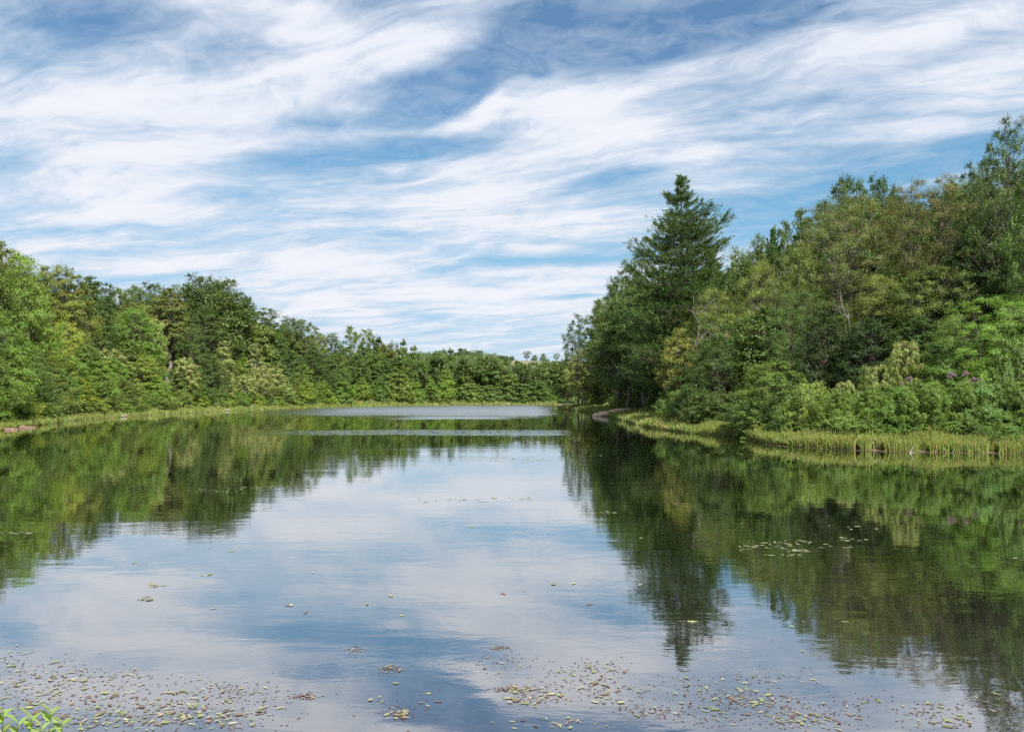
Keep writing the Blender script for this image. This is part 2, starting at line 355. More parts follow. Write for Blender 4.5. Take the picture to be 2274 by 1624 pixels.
ENV = {'round': lambda t: np.sqrt(np.clip(1-((t-.45)/.56)**2, 0, 1)),
       'oval': lambda t: np.clip(np.sin(np.clip(t, 0, 1)**.8*math.pi), 0, 1)**.6,
       'cone': lambda t: np.clip(1.03-t, 0, 1)**.75 * np.clip(t*7+.35, 0, 1),
       'egg': lambda t: np.clip(1.02-t, 0, 1)**.55 * np.clip(t*4+.3, 0, 1)**.8,
       'dome': lambda t: np.sqrt(np.clip(1-(t*.98)**2.2, 0, 1)),
       'vase': lambda t: np.clip(.35+t*1.1, 0, 1) * np.sqrt(np.clip(1-((t-.5)/.52)**2, 0, 1))**.6}
def broadleaf(name, seed, H, W, base, env, npuff, pr, nleaf, leaf, flat=.6, tight=.25, mat=None, trunk=.022, droop=0., asp=.55, bark=None, up=.55, fill=.5, stems=1):
    g = np.random.default_rng(seed); npuff = int(npuff*1.12); leaf *= 1.12
    z0 = base*H; hc = H - z0
    # sub-branch ends spread through the crown's volume, best of several tries so they keep apart
    C = []
    lob = g.uniform(0, 2*math.pi, 3)
    for k in range(npuff):
        best = None
        for _ in range(7):
            t = g.uniform(0, 1)**.75; th = g.uniform(0, 2*math.pi)
            rad = ENV[env](np.array(t)) * W/2 * (1 + .16*math.sin(2*th+lob[0]) + .10*math.sin(3*th+lob[1]+5*t)) * (1 + .16*math.sin(9*t+lob[2]+2*th) + g.normal(0, .07))
            u = 1 - g.uniform(0, 1)**2 * (.55 if g.uniform() > fill*.5 else 1.0) - .04
            p = np.array([math.cos(th)*rad*u, math.sin(th)*rad*u, z0 + t*hc*1.0 - .2*pr])
            q = min((np.linalg.norm((p-c)*[1, 1, 1.3]) for c in C), default=9e9)
            if best is None or q > best[0]: best = (q, p)
        C.append(best[1])
    C = np.array(C)
    ntw = 15; npuff0 = npuff; K = nleaf // npuff
    VV = []
    cen = np.array([0, 0, z0 + hc*.4])
    rp = pr * g.uniform(.55, 1.35, npuff)
    tw = unit(g.normal(0, 1, (npuff, ntw, 3)) + unit(C - cen)[:, None]*.7 + np.array([0, 0, .25])) * np.array([1, 1, flat])
    tw *= np.where(g.uniform(0, 1, (npuff, ntw, 1)) < .12, g.uniform(1.25, 1.6, (npuff, ntw, 1)), 1.0)      # some shoots reach out
    pi_ = np.repeat(np.arange(npuff), K); ti = g.integers(0, ntw, len(pi_)); s = g.uniform(.12, 1.08, len(pi_))**.6
    pos = C[pi_] + tw[pi_, ti] * (rp[pi_]*s)[:, None] + g.normal(0, tight*.85, (len(pi_), 3)) * rp[pi_][:, None] * np.array([.6, .6, .5*flat+.12])
    pos[:, 2] -= droop * (s**2) * rp[pi_]
    outw = unit(pos - cen)
    N = unit(unit(pos - C[pi_] + 1e-4)*.6 + outw*.35 + np.array([0, 0, up*.6]) + g.normal(0, .30, pos.shape))
    Dd = unit(np.cross(N, unit(g.normal(0, 1, pos.shape))) + tw[pi_, ti]*.5 - np.array([0, 0, droop]))
    N = unit(np.cross(np.cross(Dd, N), Dd))
    sz = leaf * g.uniform(.65, 1.35, len(pos))
    pv = g.uniform(0, 1, npuff)
    rnd = np.column_stack([np.clip(.55*pv[pi_] + .45*g.uniform(0, 1, len(pos)), 0, 1),
                           np.clip((s-.3)*.9 + (pos[:, 2]-C[pi_, 2])/rp[pi_]*.55 + (pos[:, 2]-z0)/hc*.25 + g.normal(0, .08, len(pos)), 0, 1), g.uniform(0, 1, len(pos)), np.ones(len(pos))])
    V, Q, c = kites(pos, Dd, N, sz, sz*asp, rnd)
    crown = mesh_np(name+'_crown', V, Q, mat or M_LEAF, c)
    # trunk and limbs
    paths = []; r0 = trunk*H
    if stems == 1:
        top = np.array([g.normal(0, .03)*W, g.normal(0, .03)*W, H*.86]); tp = curve((0, 0, -.8), top, 9, 0, .012, g); paths.append((tp, np.linspace(r0*1.15, r0*.12, 9)))
        for i in range(npuff):
            b = C[i]; h = max(b[2] - .55*math.hypot(b[0], b[1]) - .1*hc, z0*.75 + .03*H); h = min(h, H*.8)
            f = np.clip((h+.8)/(H*.86+.8), 0, 1)*8; k = int(f); a = tp[k] + (tp[min(k+1, 8)]-tp[k])*(f-k)
            rr = r0*.34*(1-h/H*.6); paths.append((curve(a, b, 5, .05, .035, g), np.linspace(rr, rr*.18, 5)))
    else:
        root = []
        for k in range(stems):
            th = 2*math.pi*k/stems + g.uniform(0, 1); q = np.array([math.cos(th)*W*.22, math.sin(th)*W*.22, H*.8])
            fork = np.array([0, 0, z0*.55]); tp = curve(fork, q, 8, -.02, .02, g)
            paths.append((tp, np.linspace(r0*.72, r0*.12, 8))); root.append(tp)
        paths.append((curve((0, 0, -.8), (0, 0, z0*.57), 5, 0, .01, g), np.linspace(r0*1.15, r0*.85, 5)))
        for i in range(npuff):
            b = C[i]; tp = min(root, key=lambda q: np.abs(q - b)[:, :2].sum(1).min()); h = b[2] - .6*np.linalg.norm((tp[4]-b)[:2]) - .05*hc
            k = int(np.argmin(np.abs(tp[:, 2]-h))); rr = r0*.22
            paths.append((curve(tp[k], b, 6, .04, .05, g), np.linspace(rr, rr*.2, 6)))
    V, Q = tubes(paths); tr = mesh_np(name+'_trunk', V, Q, bark or M_BARK, smooth=True)
    return dict(H=H, W=W, crown=crown, trunk=tr)
def conifer(name, seed, H, W, base, prof, whorl, per, tufts, nk, nl, mat=None, layer=.25, hero=False, wid=.05):
    g = np.random.default_rng(seed)
    tp = curve((0, 0, -.8), (0, 0, H*.985), 16, 0, .004, g); r0 = .016*H
    paths = [(tp, np.linspace(r0, .03, 16))]
    P, A, S = [], [], []
    z = base*H
    while z < H*.985:
        f = z/H; Rm = np.interp(f, [a for a, b in prof], [b for a, b in prof]) * W/2
        n = per + g.integers(-1, 2)
        th0 = g.uniform(0, 2*math.pi)
        for k in range(max(3, n)):
            th = th0 + 2*math.pi*k/n + g.normal(0, .25); L = Rm*g.uniform(.55, 1.15)*(1+.16*math.sin(z*1.9+2*th))
            if hero:                                    # long limbs stand out to one side
                L *= 1 + .20*math.exp(-((f-.80)/.045)**2)*max(0, math.cos(th)) - .25*math.exp(-((f-.76)/.03)**2)*max(0, -math.cos(th))
            rise = np.interp(f, [.1, .5, .85, 1], [-.12, .03, .20, .9]) + g.normal(0, .13)
            kk = 7; t = np.linspace(0, 1, kk)[:, None]
            dirh = np.array([math.cos(th), math.sin(th), 0])
            B = np.array([0, 0, z + g.normal(0, .10)]) + dirh*L*t + np.array([0, 0, 1])*(L*(rise*t + .22*t**2.5 - .05*np.sin(t*math.pi)))
            B[1:] += g.normal(0, .02*L, (kk-1, 3)); rr = max(.02, r0*.24*(L/(W/2)))
            paths.append((B, np.linspace(rr, .012, kk)))
            side = np.cross(dirh, [0, 0, 1.]); m = max(4, int(tufts * (L/(W/2))**1.3 + 3))
            tt = np.concatenate([[1.0, .97], g.uniform(.22, 1.0, m-2)**.8]); ff = tt*(kk-1); i0 = np.minimum(ff.astype(int), kk-2)
            Q0 = B[i0] + (B[i0+1]-B[i0])*(ff-i0)[:, None]
            sp = g.normal(0, 1, m) * (.06+.20*np.sin(np.clip(tt, 0, 1)*math.pi*.8)) * L; sp[:2] *= .1
            pos = Q0 + side*sp[:, None] + dirh*(np.abs(sp)*.35)[:, None] + np.array([0, 0, 1])*(g.normal(0, layer*.3, m) + .05*np.abs(sp))[:, None]
            P.append(pos); A.append(unit(dirh + side*np.sign(sp)[:, None]*.6 + np.array([0, 0, .55])) ); S.append(np.full(m, g.uniform(0, 1)))
            for q in range(0, m, 3): paths.append((np.stack([Q0[q], (Q0[q]+pos[q])/2 - [0, 0, .05], pos[q]]), np.array([.02, .014, .008])))
        z += whorl*g.uniform(.6, 1.4)*(1 if f < .85 else .7)
    P = np.concatenate(P); A = np.concatenate(A); S = np.concatenate(S); n = len(P)
    i = np.repeat(np.arange(n), nk)
    Dd = unit(A[i]*1.0 + g.normal(0, .62, (n*nk, 3))); L = nl*g.uniform(.7, 1.25, n*nk)
    base_ = P[i] + A[i]*g.uniform(-.9, .5, n*nk)[:, None]*nl*1.2
    C = base_ + Dd*(L*.5)[:, None]; N = unit(np.cross(Dd, g.normal(0, 1, Dd.shape)) + np.array([0, 0, .5])); N = unit(N - Dd*(N*Dd).sum(1, keepdims=True))
    rnd = np.column_stack([np.clip(.5*S[i]+.5*g.uniform(0, 1, n*nk), 0, 1), g.uniform(0, 1, n*nk), g.uniform(0, 1, n*nk), np.ones(n*nk)])
    V, Q, c = kites(C, Dd, N, L, np.full(n*nk, wid), rnd)
    crown = mesh_np(name+'_crown', V, Q, mat or M_NEEDLE, c)
    V, Q = tubes(paths, 4); tr = mesh_np(name+'_trunk', V, Q, M_BARK, smooth=True)
    return dict(H=H, W=W, crown=crown, trunk=tr)

PR = {}
PR['oakA'] = broadleaf('oak', 1, 20, 13, .22, 'round', 95, 1.55, 52000, .21, .62)
PR['oakB'] = broadleaf('oak', 2, 22, 12, .18, 'oval', 95, 1.5, 52000, .21, .6)
PR['oakC'] = broadleaf('oak', 3, 22, 11, .30, 'egg', 80, 1.4, 42000, .21, .55)
PR['mapA'] = broadleaf('maple', 4, 17, 12, .10, 'egg', 120, 1.35, 60000, .17, .58)
PR['mapB'] = broadleaf('maple', 5, 16, 10, .12, 'oval', 100, 1.25, 52000, .17, .6)
PR['mapY'] = broadleaf('maple', 6, 13, 9, .15, 'oval', 80, 1.15, 36000, .16, .52, mat=M_YEL)
PR['tall'] = broadleaf('tulip', 7, 22, 8.5, .25, 'egg', 75, 1.2, 38000, .20, .6)
PR['thin'] = broadleaf('poplar', 8, 20, 8, .28, 'oval', 46, 1.25, 15000, .26, .75, bark=M_PALE, trunk=.013)
PR['brown'] = broadleaf('oak', 9, 21, 10, .40, 'egg', 85, 1.25, 42000, .20, .5, bark=M_PALE, mat=M_BROWN, trunk=.018)
PR['sourA'] = broadleaf('sourwood', 10, 9, 5.5, .18, 'cone', 60, .75, 22000, .15, .58, mat=M_TAN, droop=.35, bark=M_PALE)
PR['sourB'] = broadleaf('sourwood', 12, 8, 6, .2, 'oval', 60, .8, 22000, .15, .58, mat=M_TAN, droop=.3, bark=M_PALE)
PR['young'] = broadleaf('young', 13, 8, 5.0, .26, 'egg', 60, .8, 24000, .14, .68, bark=M_PALE)
PR['conic'] = broadleaf('conic', 14, 13, 7, .08, 'cone', 70, 1.05, 24000, .22, .55)
PR['leafy'] = broadleaf('leafy', 15, 15, 11, .06, 'dome', 100, 1.3, 46000, .17, .55, trunk=.015)
PR['farA'] = broadleaf('far', 16, 15, 10, .1, 'round', 60, 1.5, 13000, .42, .8)
PR['farB'] = broadleaf('far', 17, 16, 9, .12, 'egg', 60, 1.4, 13000, .42, .8)
PR['farC'] = broadleaf('far', 18, 12, 8, .05, 'dome', 50, 1.4, 11000, .42, .75)
PR['farS'] = broadleaf('far', 19, 14, 9, .3, 'vase', 26, 1.3, 3600, .42, .6)
PR['locA'] = broadleaf('locust', 20, 19, 15, .30, 'round', 150, 1.35, 84000, .105, .42, mat=M_BROWN, stems=4, trunk=.016, tight=.4)
PR['locB'] = broadleaf('locust', 21, 20, 12, .28, 'vase', 130, 1.3, 72000, .105, .45, mat=M_BROWN, stems=3, trunk=.016, tight=.4)
PR['locC'] = broadleaf('locust', 22, 12, 9, .22, 'round', 100, 1.1, 50000, .10, .42, stems=3, trunk=.015, tight=.4)
PR['open'] = broadleaf('open', 23, 22, 12, .22, 'oval', 90, 1.2, 60000, .14, .8, trunk=.016, mat=M_LEAF, droop=.15)
PR['bushA'] = broadleaf('bush', 24, 3.4, 4.4, .0, 'dome', 60, .62, 20000, .10, .6, trunk=.012)
PR['bushB'] = broadleaf('bush', 25, 2.6, 3.6, .0, 'round', 45, .55, 15000, .10, .55, trunk=.012)
PR['bushG'] = broadleaf('bush', 26, 3.0, 5.0, .0, 'dome', 72, .60, 36000, .092, .6, mat=M_GLOSS, trunk=.012)
PR['willow'] = broadleaf('willow', 27, 4.2, 4.0, .1, 'vase', 50, .62, 15000, .17, .55, mat=M_TAN, droop=.6, asp=.22, up=.3, trunk=.012)
PR['bushF'] = broadleaf('bush', 28, 3.2, 4.4, .0, 'dome', 30, .75, 6000, .22, .6, trunk=.012)
PR['dark'] = broadleaf('dark', 29, 13, 11, .02, 'dome', 110, 1.2, 56000, .15, .6, trunk=.015)
PROF = [(0, .6), (.12, 1), (.3, 1.0), (.5, .84), (.65, .73), (.73, .68), (.79, .58), (.82, .24), (.855, .34), (.88, .26), (.905, .15), (.95, .11), (.985, .06), (1, .02)]
PR['hero'] = conifer('white_pine', 31, 28, 14, .13, PROF, 1.0, 10, 105, 15, .34, hero=True, wid=.055)
PR['pineB'] = conifer('pine', 32, 15, 9, .15, [(0, .6), (.2, 1), (.5, .9), (.8, .6), (1, .15)], .6, 7, 44, 9, .40, wid=.13)
PR['pineC'] = conifer('pine', 33, 17, 8, .12, [(0, .7), (.2, 1), (.6, .7), (1, .08)], .55, 7, 44, 9, .36, wid=.12, layer=.1)

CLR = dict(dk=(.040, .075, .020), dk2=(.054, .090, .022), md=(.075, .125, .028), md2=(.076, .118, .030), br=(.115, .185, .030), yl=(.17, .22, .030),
           ol=(.105, .130, .030), olb=(.080, .112, .030), pl=(.122, .165, .045), sv=(.11, .17, .065), pn=(.052, .098, .030), pn2=(.055, .095, .034), shd=(.028, .052, .016), hz=(.085, .13, .055))  # darkest tone has hollow shade put in, hazy tone has distance haze put in
KIND = {'oak': ('oak_tree', 'tree'), 'map': ('maple_tree', 'tree'), 'pin': ('pine_tree', 'pine tree'), 'her': ('pine_tree', 'pine tree'), 'loc': ('locust_tree', 'tree'),
        'bus': ('shrub', 'shrub'), 'wil': ('shrub', 'shrub'), 'sou': ('sourwood_tree', 'tree'), 'bro': ('oak_tree', 'tree')}
plants = []
def plant(proto, x, y, top=None, h=None, w=None, col='md', label='', group=None, jit=.12, ref=None, px=None, py=None):
    p = PR[proto]
    need = (.36*(w or 4) + .9) if x < 8 or y > 225 else 0.0        # keep crowns from hanging out over the open grass strip
    for _ in range(14):
        s0, s1, s2 = sdist([(x, y), (x+.4, y), (x, y+.4)])
        if s0 >= min(need, 7): break
        gxy = np.array([s1-s0, s2-s0]); gxy /= np.linalg.norm(gxy)+1e-9; q = min(1.0, max(.3, need-s0))
        x += float(gxy[0])*q; y += float(gxy[1])*q
    z = gz(x, y)
    if top is not None: h = max(1.2, top - z)
    k = h / p['H']; kw = (w / p['W']) if w else k
    nm, cat = KIND.get(proto[:3], ('broadleaf_tree', 'tree'))
    e = link(bpy.data.objects.new(nm, None)); e.location = (x, y, z - .05); e.rotation_euler = (0, 0, random.uniform(0, 6.283) if proto != 'hero' else 0.0)
    e.scale = (kw, kw, k); e.empty_display_size = .5
    c = link(bpy.data.objects.new('crown' if cat != 'shrub' else 'foliage', p['crown']), e)
    b = CLR[col] if isinstance(col, str) else col; b = (b[0]*1.22, b[1]*1.26, b[2]*.74); f = (1.1 if x > 8 and y < 125 and col not in ('shd', 'dk') else 1) * (1 + random.uniform(-jit, jit)); hb = random.uniform(-.08, .08)
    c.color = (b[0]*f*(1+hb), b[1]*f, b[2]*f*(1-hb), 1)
    link(bpy.data.objects.new('trunk' if cat != 'shrub' else 'stem', p['trunk']), e)
    tag(e, label, cat, group)
    plants.append(dict(e=e, x=x, y=y, h=h, w=p['W']*kw, z=z, ref=ref or '', col=col, proto=proto, px=CX + x/y*F, top=HY - (z+h-CAMH)/y*F))
    return e

# ------------------------------------------------------------------ the trees, one row each
# px, top, metres behind the waterline, width (survey px), shape, colour, short description | where it stands
TREES = [
 # left bank, nearest first
 (-70,505,30,190,'mapA','md2','tall green maple|at the far left edge'),
 (-10,532,52,130,'mapB','ol','olive treetop at the upper left of the woods|highest at the left'),
 (52,566,24,150,'mapA','br','big bright green maple with layered boughs|largest crown at the left end'),
 (5,688,9,110,'mapB','br','bright leafy tree low at the left edge|under the big bright maple'),
 (100,590,46,80,'mapB','ol','olive green crown on the slope|just right of the big bright maple'),
 (142,588,40,110,'oakB','ol','broad olive oak|second on skyline'),
 (205,612,58,80,'oakC','dk2','dark green oak with a knobbly top|beyond the broad olive oak'),
 (238,628,62,50,'oakC','dk','very dark narrow oak|at the notch of the left skyline'),
 (198,662,36,100,'oakB','dk2','dark oak with deep shadowed hollows|below the knobbly oak on the left slope'),
 (265,640,88,70,'oakA','md2','small ridge oak|left of the long flat part of the left skyline'),
 (300,634,100,60,'oakA','md2','rounded ridge oak|second along the flat part of the left skyline'),
 (338,628,100,80,'oakA','dk2','wide ridge oak with a bumpy top|behind the brown olive oak'),
 (378,640,42,98,'brown','olb','brown olive oak with a tall bare grey trunk|standing mid way along the left bank'),
 (446,611,62,112,'oakA','dk2','highest domed oak of the left bank|left half of the twin domes'),
 (498,620,58,108,'oakA','dk2','second domed oak|right half of the twin domes on the left bank'),
 (546,656,60,46,'thin','dk','small spiky topped tree|on the right shoulder of the twin domes'),
 (590,683,62,80,'oakC','md2','leaning skyline oak|between the twin domes and the layered green tree'),
 (640,702,70,60,'oakB','dk2','dull green oak|behind the layered green tree'),
 (300,684,26,115,'mapA','br','fresh green rounded maple|left of the brown olive oak'),
 (334,702,24,62,'sourB','pl','tan flowered crown|squeezed between the fresh green maple and the brown oak'),
 (312,680,46,60,'mapY','yl','yellow green treetop|peeping over the fresh green maple'),
 (262,700,34,60,'oakB','md2','mid green oak|left of the fresh green maple'),
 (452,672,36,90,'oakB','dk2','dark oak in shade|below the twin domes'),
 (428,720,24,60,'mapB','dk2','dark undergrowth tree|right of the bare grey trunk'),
 (530,700,34,75,'oakB','dk2','dark rounded oak|below the second dome'),
 (495,757,17,66,'sourA','pl','tall sourwood with tan tips|under the dark oaks of the left bank'),
 (412,792,9,56,'sourB','pl','small sourwood with a slanting pale stem|right of the bare grey oak trunk'),
 (508,812,7,54,'sourA','pl','low sourwood with a thin pale stem|in front of the tall sourwood'),
 (566,764,15,56,'sourA','md','sourwood with a dull tan crest|left of the layered green tree'),
 (580,811,6,44,'sourB','pl','small sourwood at the water|right of the low sourwood'),
 (545,830,6,44,'sourB','pl','little dull tan sourwood|between two other small sourwoods'),
 (208,790,18,80,'mapY','yl','yellow green maple|over the shore bushes left of the sourwood'),
 (246,772,20,62,'sourB','pl','broad sourwood tipped with tan|between the yellow green maple and the fresh maple'),
 (318,788,14,70,'mapY','br','light green tree|below the fresh green maple'),
 (150,700,22,70,'mapY','yl','maple with yellowing sprays|beside the big bright maple'),
 (128,742,16,64,'mapY','yl','young maple with yellow and orange twigs|below the big bright maple'),
 (172,735,24,64,'oakB','md2','blue green oak|between the two yellowing maples'),
 (212,735,26,56,'mapB','md2','soft green tree|above the yellow green maple'),
 (30,772,5,110,'mapB','br','leafy shore tree at the far left|hanging over the reddish mud bank'),
 (88,790,6,90,'young','md','shore tree with pale flower tips|second from the left end of the bank'),
 (145,800,7,86,'young','md','blue green shore tree|below the maple with orange twigs'),
 (192,838,4,64,'young','yl','lime green young tree|at the water below the yellow green maple'),
 (240,850,4,60,'young','pl','greyish young tree with a bare lower stem|at the water left of the crooked one'),
 (285,842,4,56,'young','ol','dull green young tree|at the water under the broad sourwood'),
 (320,852,4,52,'young','pl','crooked young tree|leaning over the water left of the grey oak trunk'),
 (365,838,5,50,'young','br','fresh young tree|at the foot of the bare grey oak trunk'),
 (455,842,5,56,'young','md','young tree|between the slanting sourwood and the low sourwood'),
 # where the left bank turns into the far shore
 (606,722,30,92,'conic','md2','layered green tree|largest cone at the right end of the left bank'),
 (664,708,48,72,'oakA','olb','olive oak with a lumpy double top|right of the layered green tree'),
 (702,734,52,48,'oakA','ol','smaller olive oak|on the right shoulder of the lumpy one'),
 (736,738,60,52,'oakB','dk2','round skyline tree|just left of the airy twin poplars'),
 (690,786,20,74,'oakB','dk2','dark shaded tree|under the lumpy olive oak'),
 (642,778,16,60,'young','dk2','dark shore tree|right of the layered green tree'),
 (598,812,8,60,'sourB','pl','sourwood with cream tips|at the water below the layered green tree'),
 (628,832,7,44,'sourA','pl','shorter sourwood|right of the one with cream tips'),
 (745,782,22,54,'oakB','md','light olive tree|left of the bright rounded tree on the far shore'),
 (684,850,4,34,'young','yl','bright yellow green sapling|below the dark shaded tree'),
 (716,845,6,36,'young','br','light sapling|right of the bright yellow green one'),
 # far shore
 (779,722,100,44,'thin','md2','airy poplar with sky showing through|left one of the tall pair on the skyline'),
 (816,729,100,46,'thin','md2','fuller poplar|right one of the tall pair on the skyline'),
 (838,752,90,30,'farC','dk','dark little crown|tucked right of the tall poplar pair'),
 (862,765,70,44,'farA','ol','olive tree with a ragged top|between the poplar pair and the cone'),
 (895,756,74,36,'farB','md2','pointed cone shaped tree|tallest point right of the poplars'),
 (919,769,74,40,'farB','md2','blunter cone shaped tree|right neighbour of the pointed cone'),
 (828,787,36,56,'farA','md','bright rounded tree|below the tall poplar pair'),
 (790,800,36,50,'farB','dk2','dull green tree|left of the bright rounded tree'),
 (768,790,44,44,'farA','md2','mid green crown|below the left poplar'),
 (890,796,36,76,'pineB','pn2','wide dark pine|below the cone shaped trees'),
 (855,812,26,46,'pineB','pn2','brownish green pine|left of the wide dark pine'),
 (945,812,30,70,'pineB','pn2','spreading pine|centre of the far shore'),
 (1000,775,60,40,'farB','md','pale tall cone|right of the centre of the far shore'),
 (968,786,62,46,'farA','md2','round tree|left of the pale tall cone'),
 (1028,800,36,56,'pineB','pn2','dusky pine|right of the pale tall cone'),
 (1066,794,40,38,'farB','md','light green cone|above the largest rounded tree of the far shore'),
 (1092,798,24,70,'farA','md2','largest rounded tree of the far shore|dark sides and light leaf tips'),
 (990,822,9,42,'farB','br','pale lime egg shaped tree|standing out on the far shore'),
 (957,842,8,30,'farB','br','small lime tree|left of the egg shaped one'),
 (960,862,4,32,'farC','olb','low brown green cedar|in front of the small lime tree'),
 (880,829,8,56,'farC','pl','soft grey green rounded tree|left of centre on the far shore'),
 (802,838,8,38,'farB','br','bright upright tree|at the far waterline below the poplars'),
 (760,848,6,44,'farC','br','leafy low tree|left of the bright upright one'),
 (842,846,7,36,'farC','md','low green tree|between the upright one and the grey green one'),
 (920,850,7,34,'farC','br','low tree|right of the soft grey green one'),
 (1130,833,12,58,'farC','pl','pale olive tree|right of the largest rounded one'),
 (1160,812,22,48,'farA','dk2','dark round tree|before the meadow hill'),
 (1192,818,18,44,'farB','md2','green tree|second from the right end of the far shore'),
 (1222,806,26,50,'farA','md2','last tree of the far shore|where the right bank begins to hide it'),
 (1044,852,6,44,'farC','sv','silvery willow|left one below the largest rounded tree'),
 (1082,856,6,40,'farC','sv','second silvery willow|right one below the largest rounded tree'),
 (1150,852,7,56,'farC','sv','wide silvery willow|near the right end of the far shore'),
 (1195,850,7,50,'farC','md','shore thicket tree|beside the wide silvery willow'),
 (1233,818,36,46,'farA','dk2','round tree at the right end of the far shore|past the right bank'),
 (1250,812,118,46,'farB','md2','green tree behind the tip of the right bank|partly covered by the open crowned oak'),
 (1262,836,112,40,'farC','md','low tree behind the tip of the right bank|under the open crowned oak'),
 # right bank
 (1283,698,22,72,'open','dk','open crowned dark oak with sky gaps|leftmost tree of the right bank'),
 (1252,800,10,44,'young','dk2','small dark tree|at the tip of the right bank'),
 (1290,776,15,62,'sourB','pl','small tree with a pale stem|in front of the open crowned oak'),
 (1325,785,19,56,'young','md2','bushy small tree|right of the pale stemmed one'),
 (1330,664,25,70,'oakC','dk2','rough topped oak|right of the open crowned one'),
 (1348,694,26,84,'pineC','pn2','layered hemlock|in front of the rough topped oak'),
 (1366,616,34,74,'oakB','dk2','stepped skyline oak|left below the big white pine'),
 (1396,576,36,84,'oakB','dk','dark oak|against the left side of the big white pine'),
 (1420,555,50,60,'oakC','dk2','oak top|just behind the left boughs of the big white pine'),
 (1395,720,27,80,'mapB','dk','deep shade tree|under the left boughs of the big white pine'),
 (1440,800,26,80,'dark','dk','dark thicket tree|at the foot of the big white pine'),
 (1512,388,34,205,'hero','pn','giant white pine|towering over every other tree on the right bank'),
 (1470,640,40,110,'pineC','pn','dark pine|behind the giant white pine on its left'),
 (1580,560,46,90,'pineC','pn','green pine|behind the giant white pine on its right'),
 (1637,548,62,66,'oakB','md2','skyline oak|right of the giant white pine'),
 (1686,518,58,70,'oakB','dk2','round skyline oak|second right of the giant white pine'),
 (1716,508,50,60,'pineC','pn2','dusky pine|under the skyline between the white pine and the oaks'),
 (1592,640,28,120,'locC','ol','feathery locust|in front of the right boughs of the white pine'),
 (1686,582,26,110,'locC','ol','taller feathery locust with a dark stem|right of the white pine'),
 (1508,733,16,92,'mapY',(.105,.112,.03),'rusty brown tinted tree|in front of the foot of the white pine'),
 (1590,742,9,100,'mapB','dk','vine hung dark tree|right of the rusty brown tree'),
 (1640,760,13,90,'dark','dk2','shadowed leafy tree|behind the round bush with light tips'),
 (1420,822,20,80,'young','ol','olive shore tree|left of the rusty brown tree'),
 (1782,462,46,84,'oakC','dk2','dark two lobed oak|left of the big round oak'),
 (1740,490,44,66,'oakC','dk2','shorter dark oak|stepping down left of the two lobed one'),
 (1880,394,46,128,'oakA','dk','big round dark oak|standing clear on the right skyline'),
 (1950,392,47,84,'oakA','dk','right lobe of the round dark oaks|its crown touching the big round one'),
 (1890,440,27,200,'locA','olb','large olive locust with a forked dark trunk|centre of the right bank'),
 (1776,535,33,86,'mapB','pl','pale leaved tree|left of the large olive locust'),
 (2052,398,25,150,'locB',(.09,.102,.03),'brown topped locust|right neighbour of the large olive locust'),
 (2010,480,32,70,'thin','md','thin pale tree|in the gap between the two big locusts'),
 (2120,392,34,90,'oakB','md2','shaded oak|on the skyline right of the brown topped locust'),
 (2165,362,27,130,'open','dk','tall dark green tree|left of the topmost spires'),
 (2245,262,16,150,'open','dk2','tallest tree at the right edge|with spiky open branches against the sky'),
 (2200,330,20,90,'open','dk2','side spire tree|leaning left of the tallest one at the right edge'),
 (2300,350,9,110,'mapB','md','bright green crown|hanging in at the right edge under the spires'),
 (2190,470,19,170,'oakB','dk','dark leafy wall of a tree|below the spires at the right edge'),
 (2290,520,14,150,'oakB','dk','dark tree|at the right edge under the bright green crown'),
 (2070,590,17,130,'locC','ol','spreading feathery locust|under the brown topped one'),
 (1960,610,21,130,'locC','ol','shaded locust|at the foot of the forked dark trunk'),
 (1766,642,17,100,'locC','dk2','small dark stemmed locust|left of the large olive one'),
 (1830,690,15,120,'mapB','shd','deeply shaded tree|in the dark hollow left of centre of the right bank'),  # leaf colour of this tree and the next carries the hollow's shade
 (1935,705,14,120,'mapB','shd','second deeply shaded tree|in the dark hollow below the forked trunk'),
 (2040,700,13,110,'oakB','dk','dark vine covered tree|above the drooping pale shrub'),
 (2205,655,7,150,'locC','br','bright feathery young locust|at the right edge above the flowers'),
 (2120,700,8,100,'locC','md','mid green feathery tree|left of the bright feathery one'),
 (2330,640,8,140,'leafy','md','leafy tree cut by the right edge|beside the bright feathery locust'),
 (2450,330,22,200,'oakB','dk2','tall oak outside the right edge|past the spires'),
 (2480,560,10,220,'leafy','md2','broad tree outside the right edge|past the dark ones'),
 (1712,800,8,120,'leafy','md','round bushy tree with light tips|overhanging the reeds'),
]
for (px, top, back, wpx, proto, colr, lab) in TREES:
    D = Dsh(px) + back; A, B = lab.split('|')
    if 1320 < px < 1500 and proto != 'hero' and back < 80:                 # this bank runs almost straight away from the eye: stand back from its grass
        while sdist([(X(px, D), D)])[0] < min(.36*wpx/F*D + 5, 14) and D < (228 if px < 1310 else 265): D *= 1.015
    plant(proto, X(px, D), D, top=CAMH + (HY-top)/F*D, w=wpx*1.12/F*D, col=colr, label=A + ', ' + B, ref=A)

